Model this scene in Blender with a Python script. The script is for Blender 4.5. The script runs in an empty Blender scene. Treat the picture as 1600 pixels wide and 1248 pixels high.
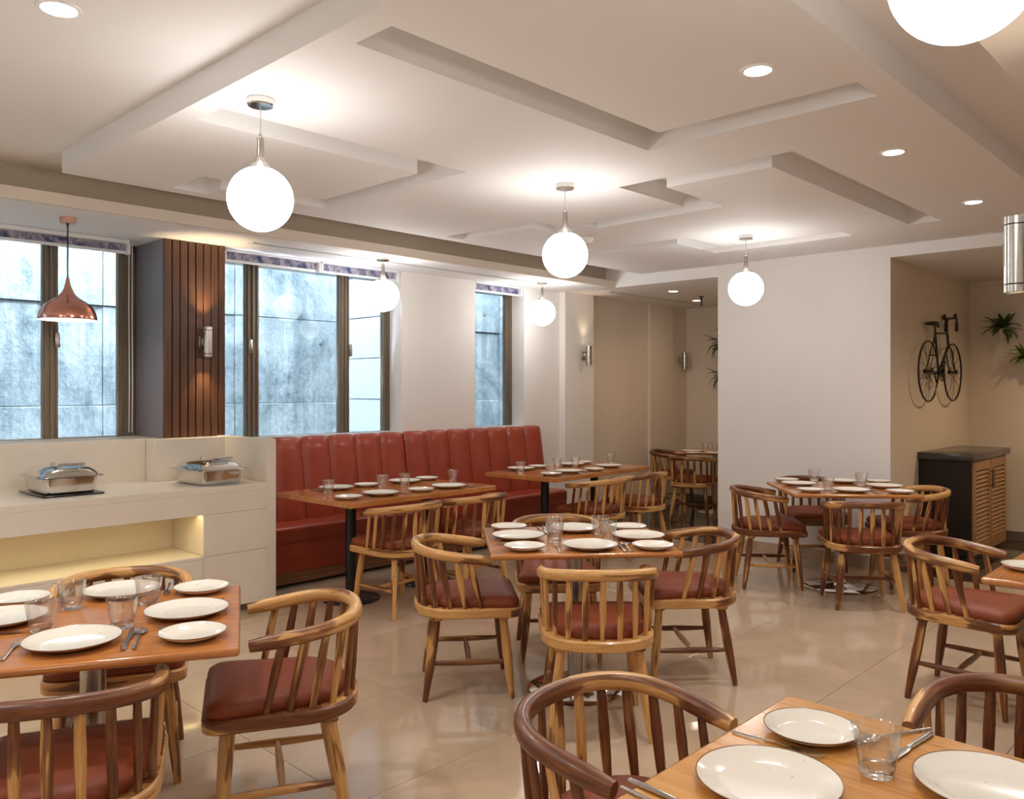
import bpy, bmesh, math, random
from mathutils import Vector, Matrix
random.seed(7)
PI = math.pi
C = bpy.context.scene.collection
SC = bpy.context.scene
# ------------------------------------------------------------------ camera, sky, exposure
FPX, CX, CY, EYE = 1288.0, 800.0, 608.0, 1.5          # the photograph taken as 1600x1248
YAW = math.radians(43.67)
cam_d = bpy.data.cameras.new('camera')
cam = bpy.data.objects.new('camera', cam_d)
C.objects.link(cam)
cam.location = (0, 0, EYE)
cam.rotation_euler = (PI/2, 0, YAW - PI/2)
cam_d.sensor_width = 36
cam_d.lens = 36*FPX/1600
cam_d.shift_y = -0.01
cam_d.clip_start = 0.02
SC.camera = cam
SC.view_settings.view_transform = 'Standard'
SC.view_settings.look = 'None'
SC.view_settings.gamma = 1.0
SC.view_settings.use_curve_mapping = False
SC.view_settings.exposure = 0.14
SKY_STRENGTH = 430.0
GLOBE_L = 20.5        # radiance of the opal globes
SPOT_W = 66.0         # ceiling downlights
SCONCE_W = 3.0
W = bpy.data.worlds.new('daylight')
SC.world = W
W.use_nodes = True
bg = W.node_tree.nodes['Background']
bg.inputs[0].default_value = (0.64, 0.79, 1.0, 1)
bg.inputs[1].default_value = SKY_STRENGTH
SC.cycles.max_bounces = 10
SC.cycles.diffuse_bounces = 5
SC.cycles.glossy_bounces = 5
SC.cycles.transmission_bounces = 10
SC.cycles.transparent_max_bounces = 12
SC.cycles.sample_clamp_indirect = 6.0
SC.cycles.use_denoising = True
SC.cycles.caustics_refractive = True
SC.cycles.caustics_reflective = False

def at(px, py, z):
    d = (EYE - z)*FPX/(py - CY); r = (px - CX)/FPX*d
    c, s = math.cos(YAW), math.sin(YAW)
    return Vector((c*d + s*r, s*d - c*r, z))

# ------------------------------------------------------------------ materials
MATS = {}
def mat(name, col=(.8, .8, .8), rough=.5, metal=0, spec=None, coat=0, emit=None, es=0):
    m = bpy.data.materials.new(name); m.use_nodes = True
    b = m.node_tree.nodes['Principled BSDF']
    b.inputs['Base Color'].default_value = (*col, 1)
    b.inputs['Roughness'].default_value = rough
    b.inputs['Metallic'].default_value = metal
    if spec is not None: b.inputs['Specular IOR Level'].default_value = spec
    b.inputs['Coat Weight'].default_value = coat
    if coat: b.inputs['Coat Roughness'].default_value = .08
    if emit:
        b.inputs['Emission Color'].default_value = (*emit, 1); b.inputs['Emission Strength'].default_value = es
    MATS[name] = m
    return m
class N:
    """small node-graph helper"""
    def __init__(s, m): s.t = m.node_tree; s.b = s.t.nodes['Principled BSDF']
    def new(s, typ, **kw):
        n = s.t.nodes.new(typ)
        for k, v in kw.items():
            if k.startswith('i_'): n.inputs[k[2:].replace('_', ' ')].default_value = v
            else: setattr(n, k, v)
        return n
    def link(s, a, b): s.t.links.new(a, b)
    def coord(s, kind='Object'):
        return s.new('ShaderNodeTexCoord').outputs[kind]
    def rnd(s): return s.new('ShaderNodeObjectInfo').outputs['Random']
    def math(s, op, a, b=None):
        n = s.new('ShaderNodeMath', operation=op)
        for i, v in enumerate((a, b)):
            if v is None: continue
            if isinstance(v, (int, float)): n.inputs[i].default_value = v
            else: s.link(v, n.inputs[i])
        return n.outputs[0]
    def mapping(s, vec, scale=(1, 1, 1), loc=None):
        n = s.new('ShaderNodeMapping'); n.inputs['Scale'].default_value = scale
        s.link(vec, n.inputs['Vector'])
        if loc is not None:
            cb = s.new('ShaderNodeCombineXYZ')
            for i in range(3): s.link(s.math('MULTIPLY', loc, (37., 53., 71.)[i]), cb.inputs[i])
            s.link(cb.outputs[0], n.inputs['Location'])
        return n.outputs[0]
    def noise(s, vec, scale=5, detail=3, rough=.5, dist=0):
        n = s.new('ShaderNodeTexNoise'); n.inputs['Scale'].default_value = scale
        n.inputs['Detail'].default_value = detail; n.inputs['Roughness'].default_value = rough
        n.inputs['Distortion'].default_value = dist
        s.link(vec, n.inputs['Vector']); return n.outputs['Fac']
    def ramp(s, fac, stops):
        n = s.new('ShaderNodeValToRGB'); e = n.color_ramp.elements
        while len(e) < len(stops): e.new(.5)
        for el, (p, c) in zip(e, stops): el.position = p; el.color = (*c, 1)
        s.link(fac, n.inputs[0]); return n.outputs[0]
    def mix(s, fac, a, b, typ='MIX'):
        n = s.new('ShaderNodeMix', data_type='RGBA', blend_type=typ)
        for sock, v in ((n.inputs[0], fac), (n.inputs[6], a), (n.inputs[7], b)):
            if isinstance(v, (int, float)): sock.default_value = v
            elif isinstance(v, tuple): sock.default_value = (*v, 1)
            else: s.link(v, sock)
        return n.outputs[2]
    def bump(s, h, strength=.2, dist=.01):
        n = s.new('ShaderNodeBump'); n.inputs['Strength'].default_value = strength; n.inputs['Distance'].default_value = dist
        s.link(h, n.inputs['Height']); s.link(n.outputs[0], s.b.inputs['Normal'])
    def base(s, c): s.link(c, s.b.inputs['Base Color'])
    def rough(s, c): s.link(c, s.b.inputs['Roughness'])

m = mat('wall_paint', (.80, .755, .705), .6); n = N(m)
n.base(n.ramp(n.noise(n.coord(), 1.5, 3), [(.3, (.785, .75, .715)), (.7, (.815, .78, .745))]))
m = mat('beige_paint', (.76, .665, .55), .6)
m = mat('ceiling_paint', (.83, .81, .785), .75); n = N(m)
n.base(n.ramp(n.noise(n.coord(), 1.2, 2), [(.3, (.815, .80, .785)), (.7, (.845, .83, .815))]))
mat('white_trim', (.85, .86, .87), .4)
m = mat('stone_cream', (.72, .63, .52), .28); n = N(m); v = n.coord()
base = n.ramp(n.noise(v, 3, 4), [(.3, (.74, .67, .57)), (.7, (.79, .72, .63))])
fl = n.ramp(n.noise(n.mapping(v, (1, 1, 1)), 28, 4, .7, 1.5), [(.68, (0, 0, 0)), (.78, (.5, .5, .5))])
n.base(n.mix(fl, base, (.60, .50, .38)))
m = mat('floor_tile', (.66, .56, .45), .07, coat=.0); n = N(m); v = n.coord('Object'); r = n.rnd()
vv = n.mapping(v, (1, 1, 1), r)
base = n.ramp(n.noise(vv, 2.2, 6, .6, 1.2), [(.3, (.445, .325, .222)), (.55, (.495, .368, .258)), (.75, (.54, .415, .305))])
vein = n.ramp(n.noise(vv, 4, 8, .65, 2.5), [(.47, (0, 0, 0)), (.5, (.35, .35, .35)), (.53, (0, 0, 0))])
n.base(n.mix(vein, base, (.45, .335, .235)))
n.rough(n.ramp(n.noise(v, 6, 2), [(.3, (.05, .05, .05)), (.7, (.09, .09, .09))]))
mat('grout', (.36, .29, .22), .7)
m = mat('dark_marble', (.05, .035, .028), .06); n = N(m); v = n.coord('Object'); r = n.rnd()
vv = n.mapping(v, (1, 1, 1), r)
base = n.ramp(n.noise(vv, 5, 8, .7, 2), [(.35, (.025, .017, .013)), (.55, (.06, .04, .03)), (.62, (.16, .115, .085)), (.66, (.05, .035, .026))])
n.base(base)

def wood_sheesham(name, kind):
    m = mat(name, (.4, .22, .1), .36, coat=.12); n = N(m); r = n.rnd()
    v = n.coord('UV') if kind == 'UV' else n.coord('Object')
    s1, s2 = ((3.6, 4, 1), (2.6, 34, 1)) if kind == 'UV' else ((5., 5., 9.), (4., 26., 26.))
    lo = n.math('ADD', n.math('MULTIPLY', n.noise(n.mapping(v, s1, r), 1.0, 1.5, .4, .6), .58), n.math('MULTIPLY', n.noise(n.mapping(v, s2, r), 1.0, 2, .45, .5), .42))
    lo = n.math('ADD', lo, n.math('MULTIPLY', n.math('SUBTRACT', n.math('FRACT', n.math('MULTIPLY', r, 13.7)), .40), .22))
    tone = n.new('ShaderNodeAttribute', attribute_type='OBJECT', attribute_name='tone')      # how dark this piece of timber is
    lo = n.math('ADD', lo, tone.outputs['Fac'])
    gs = (9, 190, 1) if kind == 'UV' else (12, 130, 130)
    gr = n.noise(n.mapping(v, gs, r), 1.0, 3, .6, .6)
    light = n.ramp(gr, [(.3, (.42, .195, .055)), (.55, (.60, .32, .105)), (.8, (.72, .44, .18))])
    dark = n.ramp(gr, [(.3, (.055, .014, .004)), (.55, (.155, .043, .011)), (.8, (.26, .085, .022))])
    f = n.ramp(lo, [(.470, (0, 0, 0)), (.488, (.75, .75, .75)), (.56, (1, 1, 1))])
    col = n.mix(f, light, dark)
    n.base(col); n.bump(gr, .06, .002)
wood_sheesham('chair_wood', 'UV'); wood_sheesham('chair_wood_seat', 'Object')

m = mat('table_wood', (.45, .19, .06), .16, coat=.35); n = N(m); v = n.coord('Object'); r = n.rnd()
gr = n.noise(n.mapping(v, (3, 42, 3), r), 1.0, 4, .6, 1.0)
big = n.noise(n.mapping(v, (1.2, 9, 1), r), 1.0, 2, .5)
c1 = n.ramp(gr, [(.3, (.40, .135, .032)), (.5, (.52, .205, .055)), (.75, (.60, .27, .085))])
n.base(n.mix(n.math('MULTIPLY', big, .5), c1, (.36, .11, .025)))
m = mat('pine_top', (.6, .33, .1), .16, coat=.35); n = N(m); v = n.coord('Object'); r = n.rnd()
gr = n.noise(n.mapping(v, (55, 2.5, 3), r), 1.0, 4, .6, 1.0)
n.base(n.ramp(gr, [(.3, (.44, .175, .04)), (.5, (.56, .26, .07)), (.75, (.64, .34, .11))]))
m = mat('plank_wood', (.09, .035, .016), .38); n = N(m); v = n.coord('Object'); r = n.rnd()
gr = n.noise(n.mapping(v, (60, 60, 2.2), r), 1.0, 4, .6, .5)
n.base(n.ramp(gr, [(.3, (.060, .024, .011)), (.55, (.105, .043, .02)), (.8, (.15, .066, .03))]))
m = mat('laminate_dark', (.075, .05, .045), .33); n = N(m)
gr = n.noise(n.mapping(n.coord(), (70, 70, 2)), 1.0, 3)
n.base(n.ramp(gr, [(.3, (.17, .145, .155)), (.7, (.22, .185, .19))]))
m = mat('plinth_wood', (.18, .08, .035), .45); n = N(m)
n.base(n.ramp(n.noise(n.mapping(n.coord(), (3, 50, 50)), 1, 3), [(.3, (.15, .06, .025)), (.7, (.25, .115, .05))]))
m = mat('leather_rust', (.33, .062, .026), .32, coat=.12); n = N(m); v = n.coord()
n.base(n.ramp(n.noise(v, 4, 3), [(.3, (.285, .038, .016)), (.7, (.335, .050, .022))]))
n.bump(n.noise(v, 350, 3), .08, .001)
m = mat('cushion_rust', (.20, .045, .022), .5, spec=.3); n = N(m); v = n.coord(); r = n.rnd()
n.base(n.mix(r, (.20, .043, .015), (.245, .056, .020)))
n.bump(n.noise(v, 400, 3), .08, .001)
m = mat('steel_brushed', (.47, .44, .40), .28, 1); n = N(m)
n.rough(n.ramp(n.noise(n.mapping(n.coord(), (400, 400, 3)), 1, 2), [(.3, (.2, .2, .2)), (.7, (.34, .34, .34))]))
mat('chrome', (.78, .77, .75), .09, 1)
mat('steel_polished', (.66, .64, .61), .13, 1)
mat('copper', (.66, .30, .22), .16, 1)
mat('copper_canopy', (.72, .38, .30), .3, .8)
mat('cutlery_steel', (.50, .48, .46), .2, 1)
mat('black_metal', (.012, .012, .014), .38, 0)
mat('black_glass', (.008, .008, .009), .08)
mat('bronze_frame', (.19, .15, .105), .42, .2)
mat('cable_black', (.015, .013, .012), .5)
mat('cable_grey', (.55, .53, .5), .4)
mat('globe_glass', (.9, .88, .84), .25, emit=(1.0, .98, .95), es=GLOBE_L)
mat('lamp_lens', (.9, .9, .88), .3, emit=(1.0, .88, .72), es=30)
mat('lamp_lens_soft', (.9, .9, .88), .3, emit=(1.0, .84, .62), es=8)
mat('led_strip', (.9, .9, .8), .3, emit=(1.0, .80, .36), es=16)
mat('shade_inside', (.9, .88, .85), .5)
mat('fascia_paint', (.74, .655, .56), .7); mat('cove_shade', (.46, .375, .285), .8)  # cove colour darkened to hold the shade of the unlit recess
m = mat('concrete', (.25, .26, .26), .95, spec=.04); n = N(m); v = n.coord('Object')
a = n.noise(n.mapping(v, (1.1, 1, .9)), 1.3, 9, .72, .9)
fine = n.noise(n.mapping(v, (1, 1, 1)), 26, 6, .75)
st = n.noise(n.mapping(v, (10, 1, .5)), 1.0, 5, .6, .2)
hz = n.noise(n.mapping(v, (.35, 1, 3.2)), 1.0, 5, .6, .6)
t_ = n.math('ADD', n.math('MULTIPLY', a, .60), n.math('MULTIPLY', fine, .22))
t_ = n.math('ADD', t_, n.math('MULTIPLY', hz, .18))
col = n.ramp(t_, [(.40, (.034, .042, .045)), (.455, (.088, .100, .100)), (.51, (.140, .149, .143)), (.58, (.205, .211, .202))])
col = n.mix(n.ramp(st, [(.44, (.8, .8, .8)), (.60, (0, 0, 0))]), col, (.62, .66, .66), 'MULTIPLY')
n.base(col); n.bump(fine, .5, .02)
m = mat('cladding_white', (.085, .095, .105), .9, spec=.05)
m = mat('ceramic', (.75, .70, .62), .12, coat=.3); n = N(m); v = n.coord('Object'); r = n.rnd()
sp = n.new('ShaderNodeSeparateXYZ'); n.link(v, sp.inputs[0])
rad = n.math('SQRT', n.math('ADD', n.math('POWER', sp.outputs[0], 2), n.math('POWER', sp.outputs[1], 2)))
speck = n.ramp(n.noise(n.mapping(v, (1, 1, 1), r), 95, 2, .4), [(.73, (0, 0, 0)), (.76, (.85, .85, .85))])
col = n.mix(speck, (.77, .72, .64), (.30, .20, .11))
n.base(col)
mat('ceramic_rim', (.23, .115, .05), .25)
m = bpy.data.materials.new('solid_glass'); m.use_nodes = True; MATS['solid_glass'] = m
nt = m.node_tree; nt.nodes.clear(); o = nt.nodes.new('ShaderNodeOutputMaterial'); g = nt.nodes.new('ShaderNodeBsdfGlass')
g.inputs['Roughness'].default_value = 0; g.inputs['IOR'].default_value = 1.45; nt.links.new(g.outputs[0], o.inputs[0])
def thin_glass(name, tint, ior):
    """thin clear glass: Fresnel mix of see-through and mirror, the same from both faces"""
    m = bpy.data.materials.new(name); m.use_nodes = True; MATS[name] = m
    nt = m.node_tree; nt.nodes.clear(); o = nt.nodes.new('ShaderNodeOutputMaterial')
    tr = nt.nodes.new('ShaderNodeBsdfTransparent'); tr.inputs[0].default_value = (*tint, 1)
    gl = nt.nodes.new('ShaderNodeBsdfGlossy'); gl.inputs['Roughness'].default_value = 0.01
    ge = nt.nodes.new('ShaderNodeNewGeometry'); mp = nt.nodes.new('ShaderNodeMapRange')
    mp.inputs['To Min'].default_value = ior; mp.inputs['To Max'].default_value = 1/ior
    fr = nt.nodes.new('ShaderNodeFresnel'); mx = nt.nodes.new('ShaderNodeMixShader')
    nt.links.new(ge.outputs['Backfacing'], mp.inputs['Value']); nt.links.new(mp.outputs[0], fr.inputs[0])
    nt.links.new(fr.outputs[0], mx.inputs[0]); nt.links.new(tr.outputs[0], mx.inputs[1]); nt.links.new(gl.outputs[0], mx.inputs[2]); nt.links.new(mx.outputs[0], o.inputs[0])
thin_glass('window_glass', (.95, .97, .97), 1.12)
thin_glass('tumbler_glass', (.992, .994, .992), 1.9)
nt = MATS['tumbler_glass'].node_tree; o = [q for q in nt.nodes if q.type == 'OUTPUT_MATERIAL'][0]; m0 = [q for q in nt.nodes if q.type == 'MIX_SHADER'][0]
g = nt.nodes.new('ShaderNodeBsdfGlass'); g.inputs['Roughness'].default_value = 0; g.inputs['IOR'].default_value = 1.45
m2 = nt.nodes.new('ShaderNodeMixShader'); m2.inputs[0].default_value = .10
nt.links.new(m0.outputs[0], m2.inputs[1]); nt.links.new(g.outputs[0], m2.inputs[2]); nt.links.new(m2.outputs[0], o.inputs[0])
m = mat('blind_fabric', (.3, .3, .4), .8); n = N(m); v = n.coord('Object')
a = n.noise(n.mapping(v, (1, 1, 1)), 16, 5, .65, 1)
wv = n.new('ShaderNodeTexWave', wave_type='BANDS', bands_direction='DIAGONAL'); wv.inputs['Scale'].default_value = 5; wv.inputs['Distortion'].default_value = 3
n.link(v, wv.inputs['Vector'])
a = n.math('ADD', n.math('MULTIPLY', a, .9), n.math('MULTIPLY', wv.outputs['Fac'], .06))
n.base(n.ramp(a, [(.36, (.04, .055, .14)), (.47, (.17, .17, .27)), (.56, (.36, .33, .40)), (.7, (.50, .47, .52))]))
m = mat('cabinet_dark', (.020, .013, .008), .55, spec=.25)
m = mat('cabinet_top', (.055, .048, .038), .18)
m = mat('louvre_wood', (.34, .185, .085), .45); n = N(m)
n.base(n.ramp(n.noise(n.mapping(n.coord(), (5, 40, 40)), 1, 3), [(.3, (.28, .145, .06)), (.7, (.38, .21, .10))]))
mat('bicycle_black', (.014, .012, .011), .35)
mat('leaf_green', (.075, .135, .035), .5); mat('leaf_bright', (.19, .29, .045), .5)
mat('white_pot', (.72, .68, .62), .4)
mat('dark_slot', (.05, .045, .045), .7)
mat('skirting_grey', (.19, .15, .115), .35)
mat('rubber', (.03, .02, .015), .6)

# ------------------------------------------------------------------ mesh helpers
def bm_box(bm, x0, x1, y0, y1, z0, z1, bev=0, seg=2):
    r = bmesh.ops.create_cube(bm, size=1)
    vs = r['verts']
    for v in vs:
        v.co = ((x0+x1)/2 + v.co.x*(x1-x0), (y0+y1)/2 + v.co.y*(y1-y0), (z0+z1)/2 + v.co.z*(z1-z0))
    if bev:
        es = list({e for v in vs for e in v.link_edges})
        bmesh.ops.bevel(bm, geom=es, offset=bev, segments=seg, affect='EDGES', profile=.5)
def bm_lathe(bm, prof, seg=24, c=(0, 0, 0), close=False):
    rings = []
    for r, z in prof:
        if r < 1e-6: rings.append([bm.verts.new((c[0], c[1], c[2]+z))])
        else: rings.append([bm.verts.new((c[0]+r*math.cos(2*PI*i/seg), c[1]+r*math.sin(2*PI*i/seg), c[2]+z)) for i in range(seg)])
    pairs = list(zip(rings, rings[1:]))
    if close: pairs.append((rings[-1], rings[0]))
    for A, B in pairs:
        for i in range(seg):
            j = (i+1) % seg
            if len(A) == 1 and len(B) == 1: continue
            if len(A) == 1: bm.faces.new((A[0], B[j], B[i]))
            elif len(B) == 1: bm.faces.new((A[i], A[j], B[0]))
            else: bm.faces.new((A[i], A[j], B[j], B[i]))
def bm_sweep(bm, pts, rad, seg=8, up=Vector((0, 0, 1)), square=0, uoff=0):
    """tube along pts, rad = (across, along-up) per point, with a UV of (metres along, metres around)"""
    uvl = bm.loops.layers.uv.verify()
    pts = [Vector(p) for p in pts]; nP = len(pts); rings = []; us = [uoff]
    for i in range(1, nP): us.append(us[-1] + (pts[i]-pts[i-1]).length)
    for i, p in enumerate(pts):
        t = (pts[min(i+1, nP-1)] - pts[max(i-1, 0)]).normalized()
        a = t.cross(up)
        if a.length < 1e-4: a = t.cross(Vector((1, 0, 0)))
        a.normalize(); b = a.cross(t).normalized()
        ra, rb = rad[i] if isinstance(rad, list) else rad
        ring = []
        for k in range(seg):
            th = 2*PI*(k+.5)/seg; cx, sy = math.cos(th), math.sin(th)
            if square:
                q = (abs(cx)**square + abs(sy)**square)**(-1/square); cx *= q; sy *= q
            ring.append(bm.verts.new(p + a*ra*cx + b*rb*sy))
        rings.append(ring)
    per = 2*PI*(rad[0][0] if isinstance(rad, list) else rad[0])
    for i in range(nP-1):
        for k in range(seg):
            l = (k+1) % seg
            f = bm.faces.new((rings[i][k], rings[i][l], rings[i+1][l], rings[i+1][k]))
            uv = ((us[i], k/seg*per), (us[i], (k+1)/seg*per), (us[i+1], (k+1)/seg*per), (us[i+1], k/seg*per))
            for lp, q in zip(f.loops, uv): lp[uvl].uv = q
    for ring, u in ((rings[0][::-1], us[0]), (rings[-1], us[-1])):
        f = bm.faces.new(ring)
        for lp in f.loops: lp[uvl].uv = (u, 0)
def bm_cyl(bm, p0, p1, r, seg=12, r1=None):
    bm_sweep(bm, [p0, p1], [(r, r), (r1 or r, r1 or r)], seg)
def bm_prism(bm, outline, z0, z1, bev=0):
    lo = [bm.verts.new((x, y, z0)) for x, y in outline]; hi = [bm.verts.new((x, y, z1)) for x, y in outline]
    k = len(outline)
    bm.faces.new(lo[::-1]); top = bm.faces.new(hi)
    for i in range(k): bm.faces.new((lo[i], lo[(i+1) % k], hi[(i+1) % k], hi[i]))
    if bev: bmesh.ops.bevel(bm, geom=list(top.edges), offset=bev, segments=3, affect='EDGES', profile=.5)
def mesh(name, fn, smooth=True, ang=35):
    bm = bmesh.new(); fn(bm)
    bmesh.ops.recalc_face_normals(bm, faces=bm.faces[:])
    me = bpy.data.meshes.new(name); bm.to_mesh(me); bm.free()
    if smooth:
        me.polygons.foreach_set('use_smooth', [True]*len(me.polygons))
        me.set_sharp_from_angle(angle=math.radians(ang))
    return me
def put(name, me, m, parent=None, loc=(0, 0, 0), rot=(0, 0, 0), scale=None):
    if me.materials:
        pass
    else: me.materials.append(MATS[m])
    o = bpy.data.objects.new(name, me); C.objects.link(o)
    o.location = loc; o.rotation_euler = rot
    if scale: o.scale = scale
    if parent: o.parent = parent
    return o
def obj(name, fn, m, parent=None, loc=(0, 0, 0), rot=(0, 0, 0), smooth=True, ang=35):
    return put(name, mesh(name, fn, smooth, ang), m, parent, loc, rot)
def box(name, b, m, parent=None, bev=0, **k):
    return obj(name, lambda bm: bm_box(bm, *b, bev=bev), m, parent, **k)
def flat_normals(o):
    m = o.modifiers.new('even_normals', 'WEIGHTED_NORMAL'); m.keep_sharp = True; m.weight = 100
    return o
def empty(name, loc=(0, 0, 0), rz=0):
    o = bpy.data.objects.new(name, None); C.objects.link(o); o.location = loc; o.rotation_euler = (0, 0, rz); o.empty_display_size = .1
    return o
def tag(o, label, cat, group=None):
    o['label'] = label; o['category'] = cat
    if group: o['group'] = group
    return o
def struct(name, fn, m, parent=None, smooth=False):
    o = obj(name, fn, m, parent, smooth=smooth)
    if not parent: o['kind'] = 'structure'
    return o
def boxes(*bs):
    def f(bm):
        for b in bs: bm_box(bm, *b)
    return f
def copy_tree(o, parent=None):
    c = o.copy(); C.objects.link(c)
    if parent: c.parent = parent
    for ch in o.children: copy_tree(ch, c)
    return c

# ------------------------------------------------------------------ setting: floor
ZP, ZU, ZS = 2.69, 2.81, 2.58             # hung plate, upper ceiling, soffits
fl = struct('floor', boxes((-2.6, 9.9, -2.6, 6.5, -.12, -.004)), 'grout')
def tile_fn(w, d):
    return lambda bm: bm_box(bm, -w/2, w/2, -d/2, d/2, -.012, 0, bev=.0012, seg=1)
def tile_field(x0, x1, y0, y1, ox, oy, s, mname, gap=.0025):
    full = mesh('tile', tile_fn(s-gap, s-gap), False)
    i0, i1 = math.floor((x0-ox)/s), math.ceil((x1-ox)/s)
    j0, j1 = math.floor((y0-oy)/s), math.ceil((y1-oy)/s)
    for i in range(i0, i1):
        for j in range(j0, j1):
            a, b = max(x0, ox+i*s), min(x1, ox+(i+1)*s); c, d = max(y0, oy+j*s), min(y1, oy+(j+1)*s)
            if b-a < .01 or d-c < .01: continue
            if b-a > s-.001 and d-c > s-.001: put('tile', full, mname, fl, ((a+b)/2, (c+d)/2, 0))
            else: put('tile', mesh('tile', tile_fn(b-a-gap, d-c-gap), False), mname, fl, ((a+b)/2, (c+d)/2, 0))
tile_field(-2.58, 7.1, -2.58, 5.97, 2.574, 1.67, .8, 'floor_tile')
tile_field(7.1, 9.7, 4.04, 6.0, 7.1, 4.04, .6, 'dark_marble')
tile_field(7.1, 9.35, -2.58, 2.445, 7.1, 2.445, .6, 'dark_marble')

# ------------------------------------------------------------------ setting: ceiling
slots = [(1.674, 3.10, 3.30, 3.52), (2.93, 3.10, 3.30, 4.64), (2.14, 3.10, 4.43, 4.64), (2.14, 2.35, 4.43, 4.81),
         (1.68, 3.44, 2.15, 2.35), (3.235, 3.44, 1.237, 2.35),
         (3.95, 4.15, 1.83, 2.90), (3.95, 6.30, 1.83, 2.04), (3.95, 4.66, 2.70, 2.90), (4.66, 4.84, 2.70, 3.75),
         (5.62, 5.81, 3.47, 4.74), (5.62, 6.20, 3.47, 3.68), (6.22, 6.44, 2.5, 3.68),
         (4.30, 4.49, 3.91, 4.82), (4.30, 4.78, 3.91, 4.10)]
PX0, PX1, PY0, PY1 = 1.57, 7.1, 1.123, 4.92
def plate_fn(bm):
    xs = sorted({PX0, PX1, *[v for s in slots for v in s[:2]]}); ys = sorted({PY0, PY1, *[v for s in slots for v in s[2:]]})
    def solid(i, j):
        if i < 0 or j < 0 or i >= len(xs)-1 or j >= len(ys)-1: return False
        x, y = (xs[i]+xs[i+1])/2, (ys[j]+ys[j+1])/2
        return not any(a < x < b and c < y < d for a, b, c, d in slots)
    V = {}
    def v(x, y, z):
        k = (round(x, 4), round(y, 4), z)
        if k not in V: V[k] = bm.verts.new((x, y, z))
        return V[k]
    for i in range(len(xs)-1):
        for j in range(len(ys)-1):
            if not solid(i, j): continue
            a, b, c, d = xs[i], xs[i+1], ys[j], ys[j+1]
            bm.faces.new((v(a, c, ZP), v(a, d, ZP), v(b, d, ZP), v(b, c, ZP)))
            for (di, dj, p, q) in ((-1, 0, (a, c), (a, d)), (1, 0, (b, c), (b, d)), (0, -1, (a, c), (b, c)), (0, 1, (a, d), (b, d))):
                if not solid(i+di, j+dj):
                    bm.faces.new((v(*p, ZP), v(*q, ZP), v(*q, ZU), v(*p, ZU)))
ce = struct('ceiling', boxes((-2.6, 7.3, .70, 5.5, ZU, ZU+.1), (-2.6, 7.1, -2.6, .72, ZS, ZU),          # upper level, camera-side soffit
                             (-2.6, 9.9, 5.40, 6.7, ZS, ZU+.1), (-2.6, 7.12, 5.28, 5.399, ZS, ZS+.02),
                             (7.1, 9.9, 2.5, 5.399, ZS, ZU+.1), (7.1, 9.9, -2.6, 2.46, 2.592, ZU+.1)), 'ceiling_paint')
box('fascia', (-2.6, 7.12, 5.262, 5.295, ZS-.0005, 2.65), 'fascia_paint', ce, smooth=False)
box('cove_back', (-2.6, 7.1, 5.385, 5.3995, ZS+.02, ZU), 'cove_shade', ce, smooth=False)
obj('ceiling_panel', plate_fn, 'ceiling_paint', ce, smooth=False)
# ------------------------------------------------------------------ setting: walls
WY = 5.95
wl = struct('wall_window', boxes((4.77, 5.70, WY, 6.26, 0, ZS), (6.42, 7.0, WY, 6.26, 0, ZS), (7.0, 7.51, 5.87, 6.26, 0, ZS),
                            (3.02, 4.77, WY, 6.26, 0, 1.10), (5.70, 6.42, WY, 6.26, 0, 1.10), (-2.6, 3.03, 6.0, 6.5, 0, .8),
                            (2.75, 3.02, 6.0, 6.45, 1.15, ZS)), 'wall_paint')
wr = struct('wall_right', boxes((7.098, 7.25, 2.447, 4.04, 0, 2.72)), 'wall_paint')
struct('wall_passage', boxes((7.512, 8.76, 5.975, 6.26, 0, ZS), (8.76, 9.28, 5.94, 6.26, 0, ZS), (9.28, 9.9, 5.985, 6.26, 0, ZS), (9.68, 9.9, 4.0, 6.3, 0, ZS+.02), (7.251, 9.68, 2.6, 4.035, 0, 2.58)), 'beige_paint')
wa = struct('wall_alcove', boxes((9.35, 9.5, -2.6, 2.50, 0, 2.6), (7.1005, 9.36, 2.445, 2.59, 0, 2.62)), 'beige_paint')
struct('wall_back', boxes((-2.7, -2.58, -2.6, 6.5, 0, 3)), 'wall_paint')
struct('wall_near', boxes((-2.6, 9.5, -2.7, -2.58, 0, 3)), 'wall_paint')
struct('wall_column', boxes((2.60, 3.05, -2.58, .53, 0, ZS)), 'wall_paint')
# skirting of the right wall, one tile per 0.8 m, and of the alcove
def skirt(name, x0, x1, y0, y1, along, step, mname, h=.095):
    b = empty(name); b['kind'] = 'structure'
    a0, a1 = (y0, y1) if along == 'y' else (x0, x1)
    k = a0
    while k < a1-.01:
        e = min(k+step, a1)
        if along == 'y': bb = (x0, x1, k+.001, e-.001, 0, h)
        else: bb = (k+.001, e-.001, y0, y1, 0, h)
        box('tile', bb, mname, b, bev=.0015, smooth=False); k = e
skirt('baseboard_right', 7.088, 7.1, 2.445, 4.04, 'y', .8, 'floor_tile')
skirt('baseboard_alcove', 9.338, 9.35, -2.58, 2.445, 'y', .6, 'skirting_grey')
skirt('baseboard_bicycle', 7.1, 9.35, 2.433, 2.445, 'x', .6, 'skirting_grey')
skirt('baseboard_passage', 9.668, 9.68, 4.04, 5.97, 'y', .6, 'skirting_grey')
skirt('baseboard_window', 7.51, 9.668, 5.963, 5.975, 'x', .6, 'skirting_grey', .06)

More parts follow.
